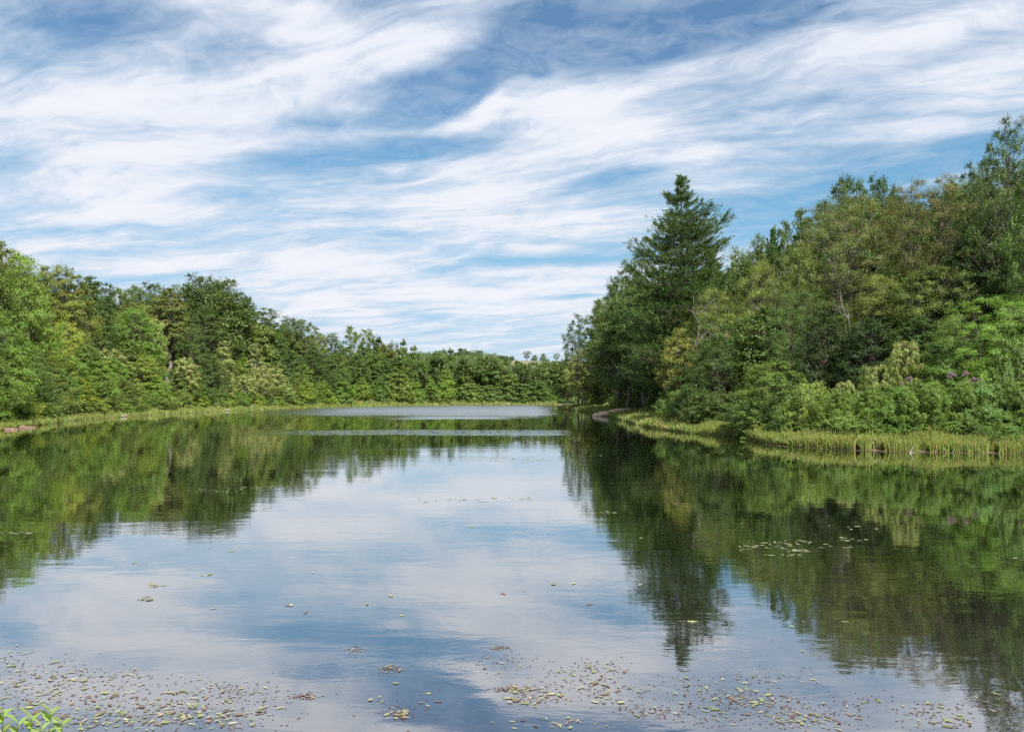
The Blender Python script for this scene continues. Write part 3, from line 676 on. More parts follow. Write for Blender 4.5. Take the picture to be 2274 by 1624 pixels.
# ------------------------------------------------------------------ background woodland, each tree its own
SKY = [(-260,470),(0,545),(60,580),(120,598),(200,630),(250,655),(330,650),(400,650),(450,630),(520,640),(560,680),(600,705),(660,725),(720,745),(755,770),(900,775),(940,778)]
SKYR = [(1290,735),(1330,690),(1370,640),(1420,590),(1620,560),(1690,535),(1740,505),(1830,470),(1860,420),(1980,420),(2030,430),(2100,405),(2160,385),(2273,360),(2450,350)]
def nearest_ref(px, top, x, y):
    best = None
    for p in plants:
        if not p['ref'] or p['px'] < -20 or p['px'] > 2290: continue
        s = abs(p['px']-px) + .5*abs(p['top']-top) + (30 if p['y'] > y else 0)
        if best is None or s < best[0]: best = (s, p)
    return best[1]
used = {}
TONE = dict(dk='dark green', dk2='deep green', md='mid green', md2='green', br='bright green', yl='yellow green', ol='olive', olb='brownish olive', pl='pale green', sv='silvery green', pn='blackish green', pn2='dull green', shd='shade darkened', hz='hazy green')
def auto_label(noun, px, top, x, y, colr, rel_front, group):
    p = nearest_ref(px, top, x, y); side = 'left of' if px < p['px']-6 else ('right of' if px > p['px']+6 else rel_front)
    if abs(px-p['px']) < .3*p['w']/p['y']*F: side = rel_front
    base = f"{TONE[colr]} {noun} {side} the {p['ref']}"
    w_ = base.split()
    return ' '.join(w_[:16])
fill = random.Random(23)
LG = 'woodland trees filling the slopes'
for (lo, hi, line, n, b0, b1) in [(-250, 760, SKY, 62, 36, 120), (1330, 2440, SKYR, 46, 38, 80)]:
    for i in range(n):
        px = lo + (hi-lo)*(i+fill.uniform(.1, .9))/n; back = fill.uniform(b0, b1)
        if px > 560 and px < 800: back *= .7
        D = Dsh(px) + back; top = np.interp(px, [a for a, b in line], [b for a, b in line]) + fill.uniform(6, 60)
        x = X(px, D); z = gz(x, D); h = CAMH + (HY-top)/F*D - z
        if h < 6: continue
        h = min(h, 27); colr = fill.choice(['dk', 'dk2', 'md2', 'dk2', 'ol' if px < 700 else 'dk'])
        pr = fill.choice(['oakA', 'oakB', 'oakC', 'mapB'] if D < 190 else ['oakB', 'farA', 'farB'])
        lab = auto_label('woodland tree', px, top, x, D, colr, 'hidden behind', LG)
        plant(pr, x, D, h=h, w=h*fill.uniform(.5, .66), col=colr, label=lab, group=LG)
# lower storey on the slopes
for (lo, hi, n, b0, b1, h0, h1) in [(-200, 760, 46, 9, 34, 5, 10), (1300, 2400, 34, 16, 30, 4.5, 9)]:
    for i in range(n):
        px = lo + (hi-lo)*(i+fill.uniform(.1, .9))/n; D = Dsh(px) + fill.uniform(b0, b1); h = fill.uniform(h0, h1)
        if abs(px-375) < 24: continue
        if 1250 < px < 1500:
            while sdist([(X(px, D), D)])[0] < .4*h + 8 and D < 265: D *= 1.015
        x = X(px, D); z = gz(x, D); top = HY-(z+h-CAMH)/D*F
        colr = fill.choice(['md', 'md2', 'dk2', 'br', 'ol'] if px < 800 else ['shd', 'dk', 'dk2'])  # right bank: shade under the trees is put into these dark leaf colours
        lab = auto_label('understorey tree', px, top, x, D, colr, 'in front of', LG)
        plant(fill.choice(['young', 'leafy', 'young', 'dark']), x, D, h=h, w=h*fill.uniform(.7, .95), col=colr, label=lab, group='understorey trees on both banks')
# woods closing the far end, then the hill beyond
for i in range(58):
    px = 740 + 510*(i+fill.uniform(.1, .9))/58; back = fill.uniform(22, 95); D = Dsh(min(px, 1235)) + back; x = X(px, D); z = gz(x, D)
    top = np.interp(px, [740, 860, 930, 1000, 1100, 1240], [770, 780, 788, 796, 815, 822]) + fill.uniform(-4, 34)
    h = np.clip(CAMH + (HY-top)/F*D - z, 5, 20); colr = fill.choice(['md2', 'dk2', 'pn2', 'ol', 'md', 'pl'])
    pr = fill.choice(['farA', 'farB', 'farC', 'pineB' if colr == 'pn2' else 'farB'])
    lab = auto_label('woodland tree', px, top, x, D, colr, 'behind', LG)
    plant(pr, x, D, h=h, w=h*fill.uniform(.5, .8), col=colr, label=lab, group='woodland trees closing the far end of the lake')
for i in range(64):
    px = 905 + 235*(i+fill.uniform(0, 1))/64; D = fill.uniform(560, 660); x = X(px, D); z = gz(x, D)
    top = np.interp(px, [905, 940, 1050, 1085, 1140], [776, 774, 770, 778, 786]) + fill.uniform(0, 14) + (660-D)*.12
    h = np.clip(CAMH + (HY-top)/F*D - z, 4, 16); colr = fill.choice(['dk2', 'hz', 'md2', 'hz'])  # distance haze is put into the hazy leaf colour
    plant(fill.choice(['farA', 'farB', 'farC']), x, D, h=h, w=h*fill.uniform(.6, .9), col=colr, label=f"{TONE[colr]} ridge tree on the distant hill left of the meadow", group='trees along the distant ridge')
# a loose young wood on the rising ground, one mass at this distance
gw = np.random.default_rng(3); WV, WC = [], []
for i in range(230):
    px = 880 + 380*(i+gw.uniform(0, 1))/230; D = gw.uniform(345, 575 if px < 1110 else 560); x = X(px, D); z = gz(x, D); h = gw.uniform(4, 8.5)*(.5 if D > 470 and px > 1100 else 1); w = h*gw.uniform(.8, 1.3); n = 900
    src = [PR['farA'], PR['farB'], PR['farC']][gw.integers(0, 3)]; me = src['crown']; nv = len(me.vertices)
    if '_co' not in src:
        co = np.zeros(nv*3, np.float32); me.vertices.foreach_get('co', co); src['_co'] = co.reshape(-1, 4, 3)
    q = src['_co'][gw.choice(nv//4, n, replace=False)]; cen = q.mean(1, keepdims=True)
    q = cen*[w/src['W'], w/src['W'], h/src['H']] + (q-cen)*1.35
    a = gw.uniform(0, 6.28); q = np.stack([q[..., 0]*math.cos(a)-q[..., 1]*math.sin(a)+x, q[..., 0]*math.sin(a)+q[..., 1]*math.cos(a)+D, q[..., 2]+z], -1)
    WV.append(q.reshape(-1, 3)); tone = gw.uniform(0, 1); r = np.repeat(np.clip(tone*.6+.4*gw.uniform(0, 1, n), 0, 1), 4); WC.append(np.column_stack([r, r*0, r, r*0+1]))
WV = np.concatenate(WV); wo_ = link(bpy.data.objects.new('distant_wood', mesh_np('distant_wood', WV, np.arange(len(WV)).reshape(-1, 4), M_LEAF, np.concatenate(WC)))); wo_.color = (.12, .175, .06, 1)
tag(wo_, 'young woodland covering the rising ground below the distant meadow', 'wood', kind='stuff')
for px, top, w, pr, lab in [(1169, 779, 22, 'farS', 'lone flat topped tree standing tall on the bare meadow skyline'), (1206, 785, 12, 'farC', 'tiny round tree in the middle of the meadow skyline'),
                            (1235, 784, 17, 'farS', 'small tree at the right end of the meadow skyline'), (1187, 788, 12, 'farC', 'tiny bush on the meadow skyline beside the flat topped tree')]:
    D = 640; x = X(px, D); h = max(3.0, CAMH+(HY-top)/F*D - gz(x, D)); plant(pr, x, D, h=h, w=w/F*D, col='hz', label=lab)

# ------------------------------------------------------------------ shrubs
def shrub(px, back, h, w, colr, proto, label=None, group='shrubs along the shore', noun='bush'):
    D = Dsh(px) + back
    if 1240 < px < 1520:
        while sdist([(X(px, D), D)])[0] < .4*w + 6 and D < 250: D *= 1.015
    x = X(px, D); z = gz(x, D); top = HY-(z+h-CAMH)/D*F
    lab = label or auto_label(noun, px, top, x, D, colr, 'in front of', group)
    return plant(proto, x, D, h=h, w=w, col=colr, label=lab, group=None if label else group)
for i in range(72):
    px = -120 + 860*(i+fill.uniform(0, 1))/72; shrub(px, fill.uniform(2.0, 9), fill.uniform(1.6, 3.6), fill.uniform(2.5, 4.5), fill.choice(['md', 'br', 'br', 'pl', 'ol', 'yl']), fill.choice(['bushA', 'bushB', 'bushF' if px > 500 else 'bushA']))
for i in range(64):
    px = 720 + 515*(i+fill.uniform(0, 1))/64; shrub(px, fill.uniform(5, 26), fill.uniform(1.5, 3.4), fill.uniform(3, 6), fill.choice(['md', 'br', 'pl', 'yl', 'sv', 'md']), 'bushF')
for i in range(20):
    px = 1242 + 270*(i+fill.uniform(0, 1))/20; shrub(px, fill.uniform(10, 16), fill.uniform(1.6, 3.4), fill.uniform(2.5, 4.5), fill.choice(['dk2', 'md', 'ol', 'md2']), fill.choice(['bushA', 'bushB']))
for i in range(22):
    px = 1500 + 260*(i+fill.uniform(0, 1))/22; shrub(px, fill.uniform(5, 9), fill.uniform(1.6, 3.2), fill.uniform(2.5, 4), fill.choice(['dk2', 'md2', 'dk']), fill.choice(['bushA', 'bushB']))
for px, top, back, wpx, colr, pr, lab in [
    (2010,752,8,80,'pl','willow','drooping shrub with pale narrow leaves, tallest of the three on the right bank'),
    (1942,806,7,66,'pl','willow','drooping narrow leaved shrub in the middle of the three on the right bank'),
    (1878,842,6,64,'pl','willow','lowest drooping narrow leaved shrub, nearest the big round bush'),
    (2245,755,5.5,110,'sv','bushG','silver green shrub at the right edge behind the purple flowers'),
    (1800,850,4.5,120,'pl','bushG','glossy pale green thicket beside the round bushy tree'),
    (1860,872,3.6,110,'md','bushG','low glossy thicket below the lowest drooping shrub'),
    (1925,868,4.0,120,'md','bushG','glossy thicket below the middle drooping shrub'),
    (1990,858,3.8,130,'md','bushG','wide glossy thicket left of centre of the bramble bank'),
    (2060,848,3.8,130,'md','bushG','wide glossy thicket below the first pair of purple flower heads'),
    (2130,846,3.8,130,'md','bushG','glossy thicket below the middle purple flower heads'),
    (2195,850,3.6,130,'sv','bushG','brightest silvery thicket near the right edge'),
    (2262,846,3.6,140,'md','bushG','glossy thicket cut by the right edge'),
    (2330,842,3.6,140,'md','bushG','glossy thicket just outside the right edge'),
    (1745,905,4.0,90,'md2','bushA','low dark bush over the reeds at the bend'),
    (2090,812,6.5,120,'md','bushA','leafy bush behind the purple flower heads'),
    (2170,800,6.5,110,'br','bushA','bright bush behind the middle purple flower heads'),
    (1372,884,32,44,'br','bushB','bright little bush beside the tan earth slab'),
    (1500,868,7,70,'md','bushA','fresh green bush at the foot of the rusty brown tree'),
    (1165,884,2.2,38,'dk2','bushF','dark low bush standing at the far waterline near the right')]:
    D = Dsh(px) + back; x = X(px, D); plant(pr, x, D, top=CAMH+(HY-top)/F*D, w=wpx/F*D, col=colr, label=lab)
for i in range(40):
    px = 1770 + 560*(i+fill.uniform(0, 1))/40; shrub(px, fill.uniform(2.4, 5.5), fill.uniform(1.1, 1.9), fill.uniform(1.8, 3.2), fill.choice(['md', 'md2', 'pl', 'dk2']), fill.choice(['bushG', 'bushB']), noun='low bramble')

for i in range(22):
    px = 2380 + 460*(i+fill.uniform(0, 1))/22; shrub(px, fill.uniform(3, 9), fill.uniform(2, 4.2), fill.uniform(3, 4.5), fill.choice(['md', 'md2', 'pl', 'dk2']), fill.choice(['bushG', 'bushA']), group='bushes past the right edge')

# ------------------------------------------------------------------ purple flower heads
mp, t = material('flower_purple'); at = t.new('ShaderNodeAttribute'); at.attribute_name = 'v'; s_ = t.new('ShaderNodeSeparateColor'); t.L.new(at.outputs['Color'], s_.inputs[0])
p = t.new('ShaderNodeBsdfPrincipled'); t.put(p.inputs['Base Color'], t.mix(s_.outputs[0], (.14, .075, .10, 1), (.36, .23, .28, 1))); p.inputs['Roughness'].default_value = .8; out(t, p.outputs[0])
def flower_mesh(seed):
    g = np.random.default_rng(seed); C = []
    for k in range(9):
        c = np.array([g.normal(0, .13), g.normal(0, .13), -.05 - .13*k/3 + .1]); C.append(c + unit(g.normal(0, 1, (90, 3))+[0, 0, .5])*g.uniform(.03, .13, (90, 1))*[1.2, 1.2, .8])
    P = np.concatenate(C); Dd = unit(g.normal(0, 1, P.shape)); N = unit(np.cross(Dd, g.normal(0, 1, P.shape)))
    return mesh_np('flower_head', *[kites(P, Dd, N, np.full(len(P), .05), np.full(len(P), .035), np.column_stack([g.uniform(0, 1, len(P))]*3+[np.ones(len(P))]))[i] for i in (0, 1)], mp, np.repeat(np.column_stack([g.uniform(0, 1, len(P))]*3+[np.ones(len(P))]), 4, axis=0))
FM = [flower_mesh(k) for k in range(3)]
st_v, st_q = tubes([(curve((0, 0, -2.3), (0, 0, -.05), 6, 0, .01, rng), np.full(6, .012))], 4)
mstem, t = material('flower_stem'); p = t.new('ShaderNodeBsdfPrincipled'); p.inputs['Base Color'].default_value = (.08, .07, .04, 1); out(t, p.outputs[0])
stem_me = mesh_np('flower_stem', st_v, st_q, mstem)
lf = rng.uniform(0, 1, 40); Pl = np.column_stack([rng.normal(0, .05, 40), rng.normal(0, .05, 40), -2.1+lf*1.9]); Dl = unit(np.column_stack([rng.normal(0, 1, (40, 2)), -.15*np.ones(40)])); Vl, Ql, cl = kites(Pl+Dl*.1, Dl, np.tile([0, 0, 1.], (40, 1)), np.full(40, .22), np.full(40, .055), np.column_stack([rng.uniform(0, 1, (40, 3)), np.ones(40)]))
leafset = mesh_np('flower_leaves', Vl, Ql, M_LEAF, cl)
FL = [(2114,829,1.1,'tall purple flower head left of the group of three'), (2144,826,.9,'purple flower head at the top of the group of three'), (2147,846,1.0,'purple flower head lowest in the group of three'),
      (2160,841,1.15,'widest purple flower head on the right of the group of three'), (2018,838,1.0,'upright purple flower head, higher of the separate left pair'), (2001,852,1.0,'dusky purple flower head, lower of the separate left pair'),
      (2178,843,.55,'small purple flower head right of the widest one'), (2243,839,.95,'purple flower head near the right edge, standing alone'), (2269,826,.85,'purple flower head at the very right edge'), (2224,844,.7,'faint reddish flower head left of the lone one near the edge')]
for k, (px, py, s, lab) in enumerate(FL):
    D = Dsh(px) + 4.6; x = X(px, D); z = CAMH+(HY-py)/F*D
    e = link(bpy.data.objects.new('joe_pye_flower', None)); e.location = (x, D, z); e.empty_display_size = .3; e.rotation_euler = (0, random.uniform(-.1, .1), random.uniform(0, 6))
    h = link(bpy.data.objects.new('flower_head', FM[k % 3]), e); h.scale = (s*.75,)*3
    q = link(bpy.data.objects.new('stem', stem_me), e); q.scale = (1, 1, max(.6, (z-gz(x, D)+.2)/2.3))
    l = link(bpy.data.objects.new('leaves', leafset), e); l.color = (.08, .13, .035, 1)
    tag(e, lab, 'flower')

# ------------------------------------------------------------------ grass and reeds along the water
def blades(n, pxr, back, hr, wid, lean, seed, dens=None, edge=.25):
    g = np.random.default_rng(seed); px = g.uniform(pxr[0], pxr[1], n); b = back[0] + (back[1]-back[0])*g.uniform(0, 1, n)
    if callable(dens): k = g.uniform(0, 1, n) < dens(px, b); px, b = px[k], b[k]
    D = np.array([Dsh(p) for p in px]) + b; x = X(px, D); P = np.column_stack([x, D]); z = np.maximum(ground(P), -.12)
    sd = sdist(P); n = len(x); keep = (sd > -edge) & (sd < 12); x, D, z, px, b = x[keep], D[keep], z[keep], px[keep], b[keep]; n = len(x)
    cl = .5+.25*np.sin(x*1.7+D*.6)*np.cos(D*1.1-x*.4)+.25*np.sin(x*.63+2)*np.cos(D*.45+x*.9); h = g.uniform(hr[0], hr[1], n)**1.0*(.55+.75*cl)*np.where(g.uniform(0, 1, n) < .06, 1.35, 1.0); w = wid*g.uniform(.7, 1.3, n)
    th = g.uniform(0, 2*math.pi, n); ld = np.column_stack([np.cos(th), np.sin(th), np.zeros(n)]); ln = np.abs(g.normal(0, lean, n))
    fa = g.uniform(-.6, .6, n); side = np.column_stack([np.cos(fa), np.sin(fa), np.zeros(n)])
    B = np.column_stack([x, D, z-.05]); M = B + ld*(ln*h*.3)[:, None] + np.array([0, 0, 1])*(h*.55)[:, None]; Tp = B + ld*(ln*h*1.1)[:, None] + np.array([0, 0, 1])*(h*(1-.25*ln))[:, None]
    V = np.stack([B-side*w[:, None]*.5, B+side*w[:, None]*.5, M+side*w[:, None]*.45, M-side*w[:, None]*.45, Tp+side*w[:, None]*.08, Tp-side*w[:, None]*.08], 1).reshape(-1, 3)
    i = np.arange(n)[:, None]*6; Q = np.concatenate([i+[0, 1, 2, 3], i+[3, 2, 4, 5]])
    r = np.clip(.5*cl+.5*g.uniform(0, 1, n), 0, 1); b_ = g.uniform(0, 1, n)
    c = np.zeros((n, 6, 4)); c[..., 3] = 1; c[..., 0] = r[:, None]; c[..., 2] = b_[:, None]; c[:, 0:2, 1] = 0; c[:, 2:4, 1] = .55; c[:, 4:6, 1] = 1
    return V, Q, c.reshape(-1, 4)
def stuff(name, parts, mat, label, cat):
    V = np.concatenate([p[0] for p in parts]); off = np.cumsum([0]+[len(p[0]) for p in parts[:-1]]); Q = np.concatenate([p[1]+o for p, o in zip(parts, off)]); c = np.concatenate([p[2] for p in parts])
    o = link(bpy.data.objects.new(name, mesh_np(name, V, Q, mat, c))); tag(o, label, cat, kind='stuff'); return o
wob = lambda px: np.sin(px*.045)*.5 + np.sin(px*.021+1)*.5
stuff('reeds', [blades(60000, (1500, 2820), (-.25, 1.9), (.38, .84), .045, .30, 1, lambda p, b: .5+.5*(wob(p) > -.3) - .55*(b < .45)*(wob(p*2.7) < .1), edge=.8),
                blades(12000, (1560, 1760), (-.3, 3.0), (.4, .75), .05, .25, 2, edge=.4), blades(14000, (1390, 1640), (-.3, 9), (.4, .8), .06, .25, 3, edge=.5)],
      M_REED, 'yellow green reeds standing in the shallow water along the right bank', 'reeds')
stuff('bank_grass', [blades(46000, (-200, 330), (-.3, 5.5), (.35, .75), .075, .35, 5), blades(40000, (330, 760), (-.3, 8), (.4, .9), .12, .35, 6), blades(50000, (700, 1240), (-.3, 17), (.5, 1.15), .19, .35, 7),
                     blades(110000, (1240, 1530), (-.3, 85), (.35, .8), .13, .35, 8, lambda p, b: (b < 70)), blades(14000, (1500, 2400), (1.8, 4.5), (.25, .5), .05, .35, 9)],
      M_GRASS, 'light green grass fringing the left bank and the far shore', 'grass')

# ------------------------------------------------------------------ tan earth slab, logs, dead wood
def lump(name, L, W_, H_, seed, mat, sub=28, rough=.16, taper=.0):
    g = np.random.default_rng(seed); u = np.linspace(0, math.pi, sub); v = np.linspace(0, 2*math.pi, sub*2, endpoint=False); U, Vv = np.meshgrid(u, v, indexing='ij')
    x = np.cos(U); rr = np.sin(U)**.6; y = rr*np.cos(Vv); z = rr*np.sin(Vv)
    nz = sum(np.sin(x*k*a+b_)*np.cos(y*k*c_+d_)*np.sin(z*k*e_+f_)/k for k in (2, 4, 8, 14) for a, b_, c_, d_, e_, f_ in [g.uniform(.6, 1.4, 6)*[1, 3, 1, 3, 1, 3]])
    s = 1+rough*nz; P = np.stack([x*L/2*s, y*W_/2*s*(1-taper*x), z*H_/2*s*(1-taper*x)], -1).reshape(-1, 3)
    m = sub*2; i = (np.arange(sub-1)[:, None]*m + np.arange(m)[None]); j = (np.arange(sub-1)[:, None]*m + (np.arange(m)[None]+1) % m)
    return mesh_np(name, P, np.stack([i, j, j+m, i+m], -1).reshape(-1, 4), mat, smooth=True)
me_, t = material('tan_earth'); tce = t.new('ShaderNodeTexCoord'); n_ = t.noise(tce.outputs['Object'], 1.6, 6, .65)
p = t.new('ShaderNodeBsdfPrincipled'); t.put(p.inputs['Base Color'], t.mix(t.mr(n_, .35, .65), (.36, .23, .17, 1), (.68, .52, .41, 1))); p.inputs['Roughness'].default_value = .95
b = t.new('ShaderNodeBump'); t.put(b.inputs['Height'], n_); b.inputs['Distance'].default_value = .25; t.L.new(b.outputs[0], p.inputs['Normal']); out(t, p.outputs[0])
def put(o, px, py, dz=0, D=None, rz=0, ry=0, rx=0):
    D = D or CAMH*F/(py-HY); o.location = (X(px, D), D, dz if dz is not None else 0); o.rotation_euler = (rx, ry, rz); return o
D = Dsh(1350)+1.0
o = link(bpy.data.objects.new('earth_slab', lump('earth_slab', 5.0, 3.0, .9, 3, me_, rough=.09))); put(o, 1350, 0, .35, D=D+.5, ry=-.12, rz=.15); tag(o, 'bare tan earth slab sloping into the water on the right bank', 'rock')
o = link(bpy.data.objects.new('earth_slab', lump('earth_slab', 3.4, 2.0, .8, 5, me_, rough=.09))); put(o, 1374, 0, .75, D=D+3.0, ry=-.1, rz=.1); tag(o, 'smaller tan earth slab just right of and behind the larger one', 'rock')
mr_, t = material('red_mud'); tce = t.new('ShaderNodeTexCoord'); n_ = t.noise(tce.outputs['Object'], 2.2, 6, .65); p = t.new('ShaderNodeBsdfPrincipled'); t.put(p.inputs['Base Color'], t.mix(t.mr(n_, .35, .65), (.10, .06, .042, 1), (.21, .135, .095, 1))); p.inputs['Roughness'].default_value = .9; out(t, p.outputs[0])
for px, L, lab in [(40, 4.2, 'reddish mud hump at the waterline at the far left of the lake'), (8, 3.2, 'reddish mud hump cut by the left edge of the view')]:
    o = link(bpy.data.objects.new('mud_bank', lump('mud_bank', L*1.1, 1.3, .42, 8, mr_, rough=.3))); D = Dsh(px)+.5; put(o, px, 0, .03, D=D, rz=-.5); tag(o, lab, 'mud bank')
def wood(name, paths, mat, lab, cat, sides=6):
    V, Q = tubes(paths, sides); o = link(bpy.data.objects.new(name, mesh_np(name, V, Q, mat, smooth=True))); tag(o, lab, cat); return o
g = np.random.default_rng(77)
def loc(px, D, z=0): return np.array([X(px, D), D, z])
d1 = Dsh(272)-.5
wood('driftwood', [(curve(loc(263, d1, .1), loc(283, d1, .18), 6, .03, .03, g), np.linspace(.16, .05, 6)), (curve(loc(268, d1, .15), loc(279, d1+.5, .45), 5, .05, .04, g), np.linspace(.1, .03, 5)), (curve(loc(264, d1, .1), loc(275, d1-.6, .05), 5, .05, .04, g), np.linspace(.1, .03, 5))], M_DEAD, 'tangle of grey driftwood lying at the left waterline', 'driftwood')
d2 = Dsh(500)-.3
wood('log', [(curve(loc(491, d2, .1), loc(510, d2, .2), 5, .02, .02, g), np.linspace(.2, .12, 5))], M_DEAD, 'short grey log at the water left of the white leaning branch', 'log')
d3 = Dsh(560)-.5
wood('bare_branch', [(curve(loc(552, d3, -.1), loc(565, d3, 1.25), 7, .06, .02, g), np.linspace(.13, .04, 7)), (curve(loc(556, d3, .15), loc(545, d3-.4, .05), 5, .02, .02, g), np.linspace(.08, .03, 5))], M_DEAD, 'whitish bare branch leaning up out of the water by the left bank', 'branch')
d4 = Dsh(165)-.8
wood('twig', [(curve(loc(140, d4, .02), loc(168, d4, .06), 6, .01, .02, g), np.linspace(.03, .05, 6)), (curve(loc(163, d4, .04), loc(170, d4, .2), 4, .02, .02, g), np.linspace(.07, .04, 4))], M_BARK, 'thin dark stick lying on the water at the left end', 'twig')
d5 = Dsh(2026)-1.1
wood('twig', [(curve(loc(2020, d5, 0), loc(2028, d5, .35), 4, .02, .02, g), np.linspace(.02, .012, 4)), (curve(loc(2020, d5, .01), loc(2029, d5, .0), 4, .02, .02, g), np.linspace(.02, .012, 4))], M_DEAD, 'bent pale twig sticking up in front of the right reeds', 'twig')
def snag(px, base, top, D, lab, seed, n=7, lean=0):
    g = np.random.default_rng(seed); a = loc(px, D, gz(X(px, D), D)); b = loc(px+lean, D, CAMH+(HY-top)/F*D); tp = curve(a, b, 9, 0, .02, g); H = b[2]-a[2]; ps = [(tp, np.linspace(.13, .03, 9))]
    for k in range(n):
        i = g.integers(3, 8); L = g.uniform(.09, .2)*H; th = g.uniform(0, 6.28); q = tp[i]+[math.cos(th)*L, math.sin(th)*L*.5, L*g.uniform(.4, 1.1)]; c = curve(tp[i], q, 6, .06, .06, g); ps.append((c, np.linspace(.05, .012, 6)))
        for m in range(3): r = c[3]+g.normal(0, .3, 3)*L+[0, 0, .25*L]; ps.append((curve(c[2+m], r, 4, .05, .05, g), np.linspace(.022, .006, 4)))
    ps = [(a_, r_*.75) for a_, r_ in ps]; return wood('dead_tree', ps, M_SNAG, lab, 'dead tree', 5)
snag(1540, 0, 660, 84, 'bare grey dead tree in front of the lower right boughs of the white pine', 4)
snag(1724, 0, 590, 74, 'twisted bare dead tree right of the taller feathery locust', 6, lean=-6)
snag(1925, 0, 655, 62, 'fallen looking bare branches beside the forked dark trunk', 8, lean=-60)
snag(2026, 0, 392, 78, 'bare twigs of a dead treetop poking above the brown topped locust', 9)
snag(878, 0, 800, 300, 'thin pale dead stem among the far pines', 10, 4)

# ------------------------------------------------------------------ floating leaves and pads
mlf, t = material('floating_leaf'); oi = t.new('ShaderNodeObjectInfo'); at = t.new('ShaderNodeAttribute'); at.attribute_name = 'v'; s_ = t.new('ShaderNodeSeparateColor'); t.L.new(at.outputs['Color'], s_.inputs[0])
tl = t.new('ShaderNodeTexCoord'); nn = t.noise(tl.outputs['Object'], 14, 4, .6)
p = t.new('ShaderNodeBsdfPrincipled'); t.put(p.inputs['Base Color'], t.mix(t.mr(nn, .45, .7, 0, .6), oi.outputs['Color'], (.16, .08, .05, 1))); p.inputs['Roughness'].default_value = .42; out(t, p.outputs[0])
mls, t = material('floating_leaf_many'); at = t.new('ShaderNodeAttribute'); at.attribute_name = 'v'; p = t.new('ShaderNodeBsdfPrincipled'); t.put(p.inputs['Base Color'], at.outputs['Color']); p.inputs['Roughness'].default_value = .45; out(t, p.outputs[0])
def leaf_mesh(seed, n=12):
    g = np.random.default_rng(seed); a = [.26, .32, .42, .30, .62, .36][seed]; V = []
    ts = np.linspace(0, math.pi, n)
    up = [(-math.cos(q)*.5, math.sin(q)*a*.5*(1+.15*g.normal()), .012*math.sin(q)) for q in ts]; dn = [(-math.cos(q)*.5, -math.sin(q)*a*.5*(1+.15*g.normal()), .006*math.sin(q)) for q in ts]
    mid = [(-math.cos(q)*.5, 0, -.012*math.sin(q)+.01) for q in ts]
    V = np.array(up+mid+dn)*[1, 1, 1]; V[:, 2] += .03*V[:, 0]**2*4*g.uniform(0, 1)
    i = np.arange(n-1)[:, None]; Q = np.concatenate([np.concatenate([i, i+1, i+1+n, i+n], 1), np.concatenate([i+n, i+n+1, i+1+2*n, i+2*n], 1)])
    return V, Q
LM = [leaf_mesh(k) for k in range(6)]; LMe = [mesh_np('floating_leaf', V, Q, mlf, smooth=True) for V, Q in LM]
LC = [(.17, .21, .08), (.23, .25, .10), (.20, .22, .12), (.28, .28, .16), (.13, .16, .07), (.24, .19, .13), (.15, .09, .065), (.10, .065, .05)]
# drifts: px, py, spread x, spread y, count
DR = [(60,1560,110,55,60), (140,1590,120,35,70), (330,1560,110,30,62), (450,1545,80,20,36), (400,1590,110,22,70), (520,1590,60,18,26), (20,1480,30,40,40), (120,1500,60,30,40), (200,1520,80,30,36), (250,1600,90,20,40),
      (300,1500,120,14,14), (520,1525,50,10,8), (600,1550,90,18,10), (680,1546,18,5,6), (790,1440,12,5,5), (865,1485,20,6,12), (900,1555,60,30,10), (890,1585,22,8,14),
      (1190,1550,50,12,46), (1170,1530,40,8,14), (1120,1530,28,3,10), (1110,1438,15,3,4), (1120,1470,60,14,10), (1270,1500,70,20,22), (1330,1480,50,12,18), (1340,1530,60,12,14), (1390,1560,70,20,16),
      (1460,1580,40,10,10), (1560,1530,90,20,22), (1640,1545,60,14,24), (1600,1570,80,18,24), (1700,1500,90,12,10), (1710,1560,50,12,16), (1760,1585,60,14,22), (1900,1560,60,14,9), (2060,1572,50,10,9), (2090,1600,70,12,24),
      (1840,1600,60,14,20), (2200,1560,50,14,8), (1640,1600,120,12,14), (1280,1600,80,12,8), (1180,1600,110,14,12),
      (1700,1213,45,3,13), (1745,1204,45,4,17), (1770,1222,34,3,12), (1740,1232,45,2,8), (1885,1197,30,3,10), (1850,1213,40,4,6), (1650,1220,12,2,3), (60,1182,70,2,14), (480,1090,50,4,24), (560,1082,60,3,20), (620,1079,35,2,12),
      (1010,1108,60,2,14), (1150,1106,60,3,16), (1090,1113,110,2,8), (1050,1170,14,1,5), (1420,1195,8,1,2), (1360,1137,20,2,8), (1180,1020,80,4,40), (1290,1012,40,2,8), (320,1330,14,4,8), (330,1300,30,3,6), (1100,980,3,1,0),
      (520,1220,30,2,4), (320,1250,20,2,4), (460,1275,20,1,3), (1530,1380,20,2,3), (1900,1170,60,4,5), (2260,1240,10,3,2), (1300,1330,200,60,8), (700,1330,200,40,8), (1800,1400,120,40,5)]
g = np.random.default_rng(5); LV = []
for (cx, cy_, sx_, sy_, n) in DR:
    for k in range(int(n*1.1)):
        a, r_ = g.uniform(0, 2*math.pi), g.uniform(0, 1.25)**.7; px = cx+math.cos(a)*r_*sx_*1.15; py = cy_+math.sin(a)*r_*sy_*1.3
        if py > 1640: continue
        D = CAMH*F/(py-HY); s = min(.095, .036*math.exp(abs(g.normal(0, .5)))) if py > 1400 else g.uniform(.06, .15) if py > 1050 else g.uniform(.12, .24)
        if sdist([(X(px, D), D)])[0] > -.1: continue
        c = LC[g.integers(0, 8 if py > 1300 else 5)]; LV.append((s/D, px, py, D, s, c))
LV.sort(key=lambda q: -q[0]); g2 = np.random.default_rng(9)
VV, QQ, CC = [], [], []; off = 0
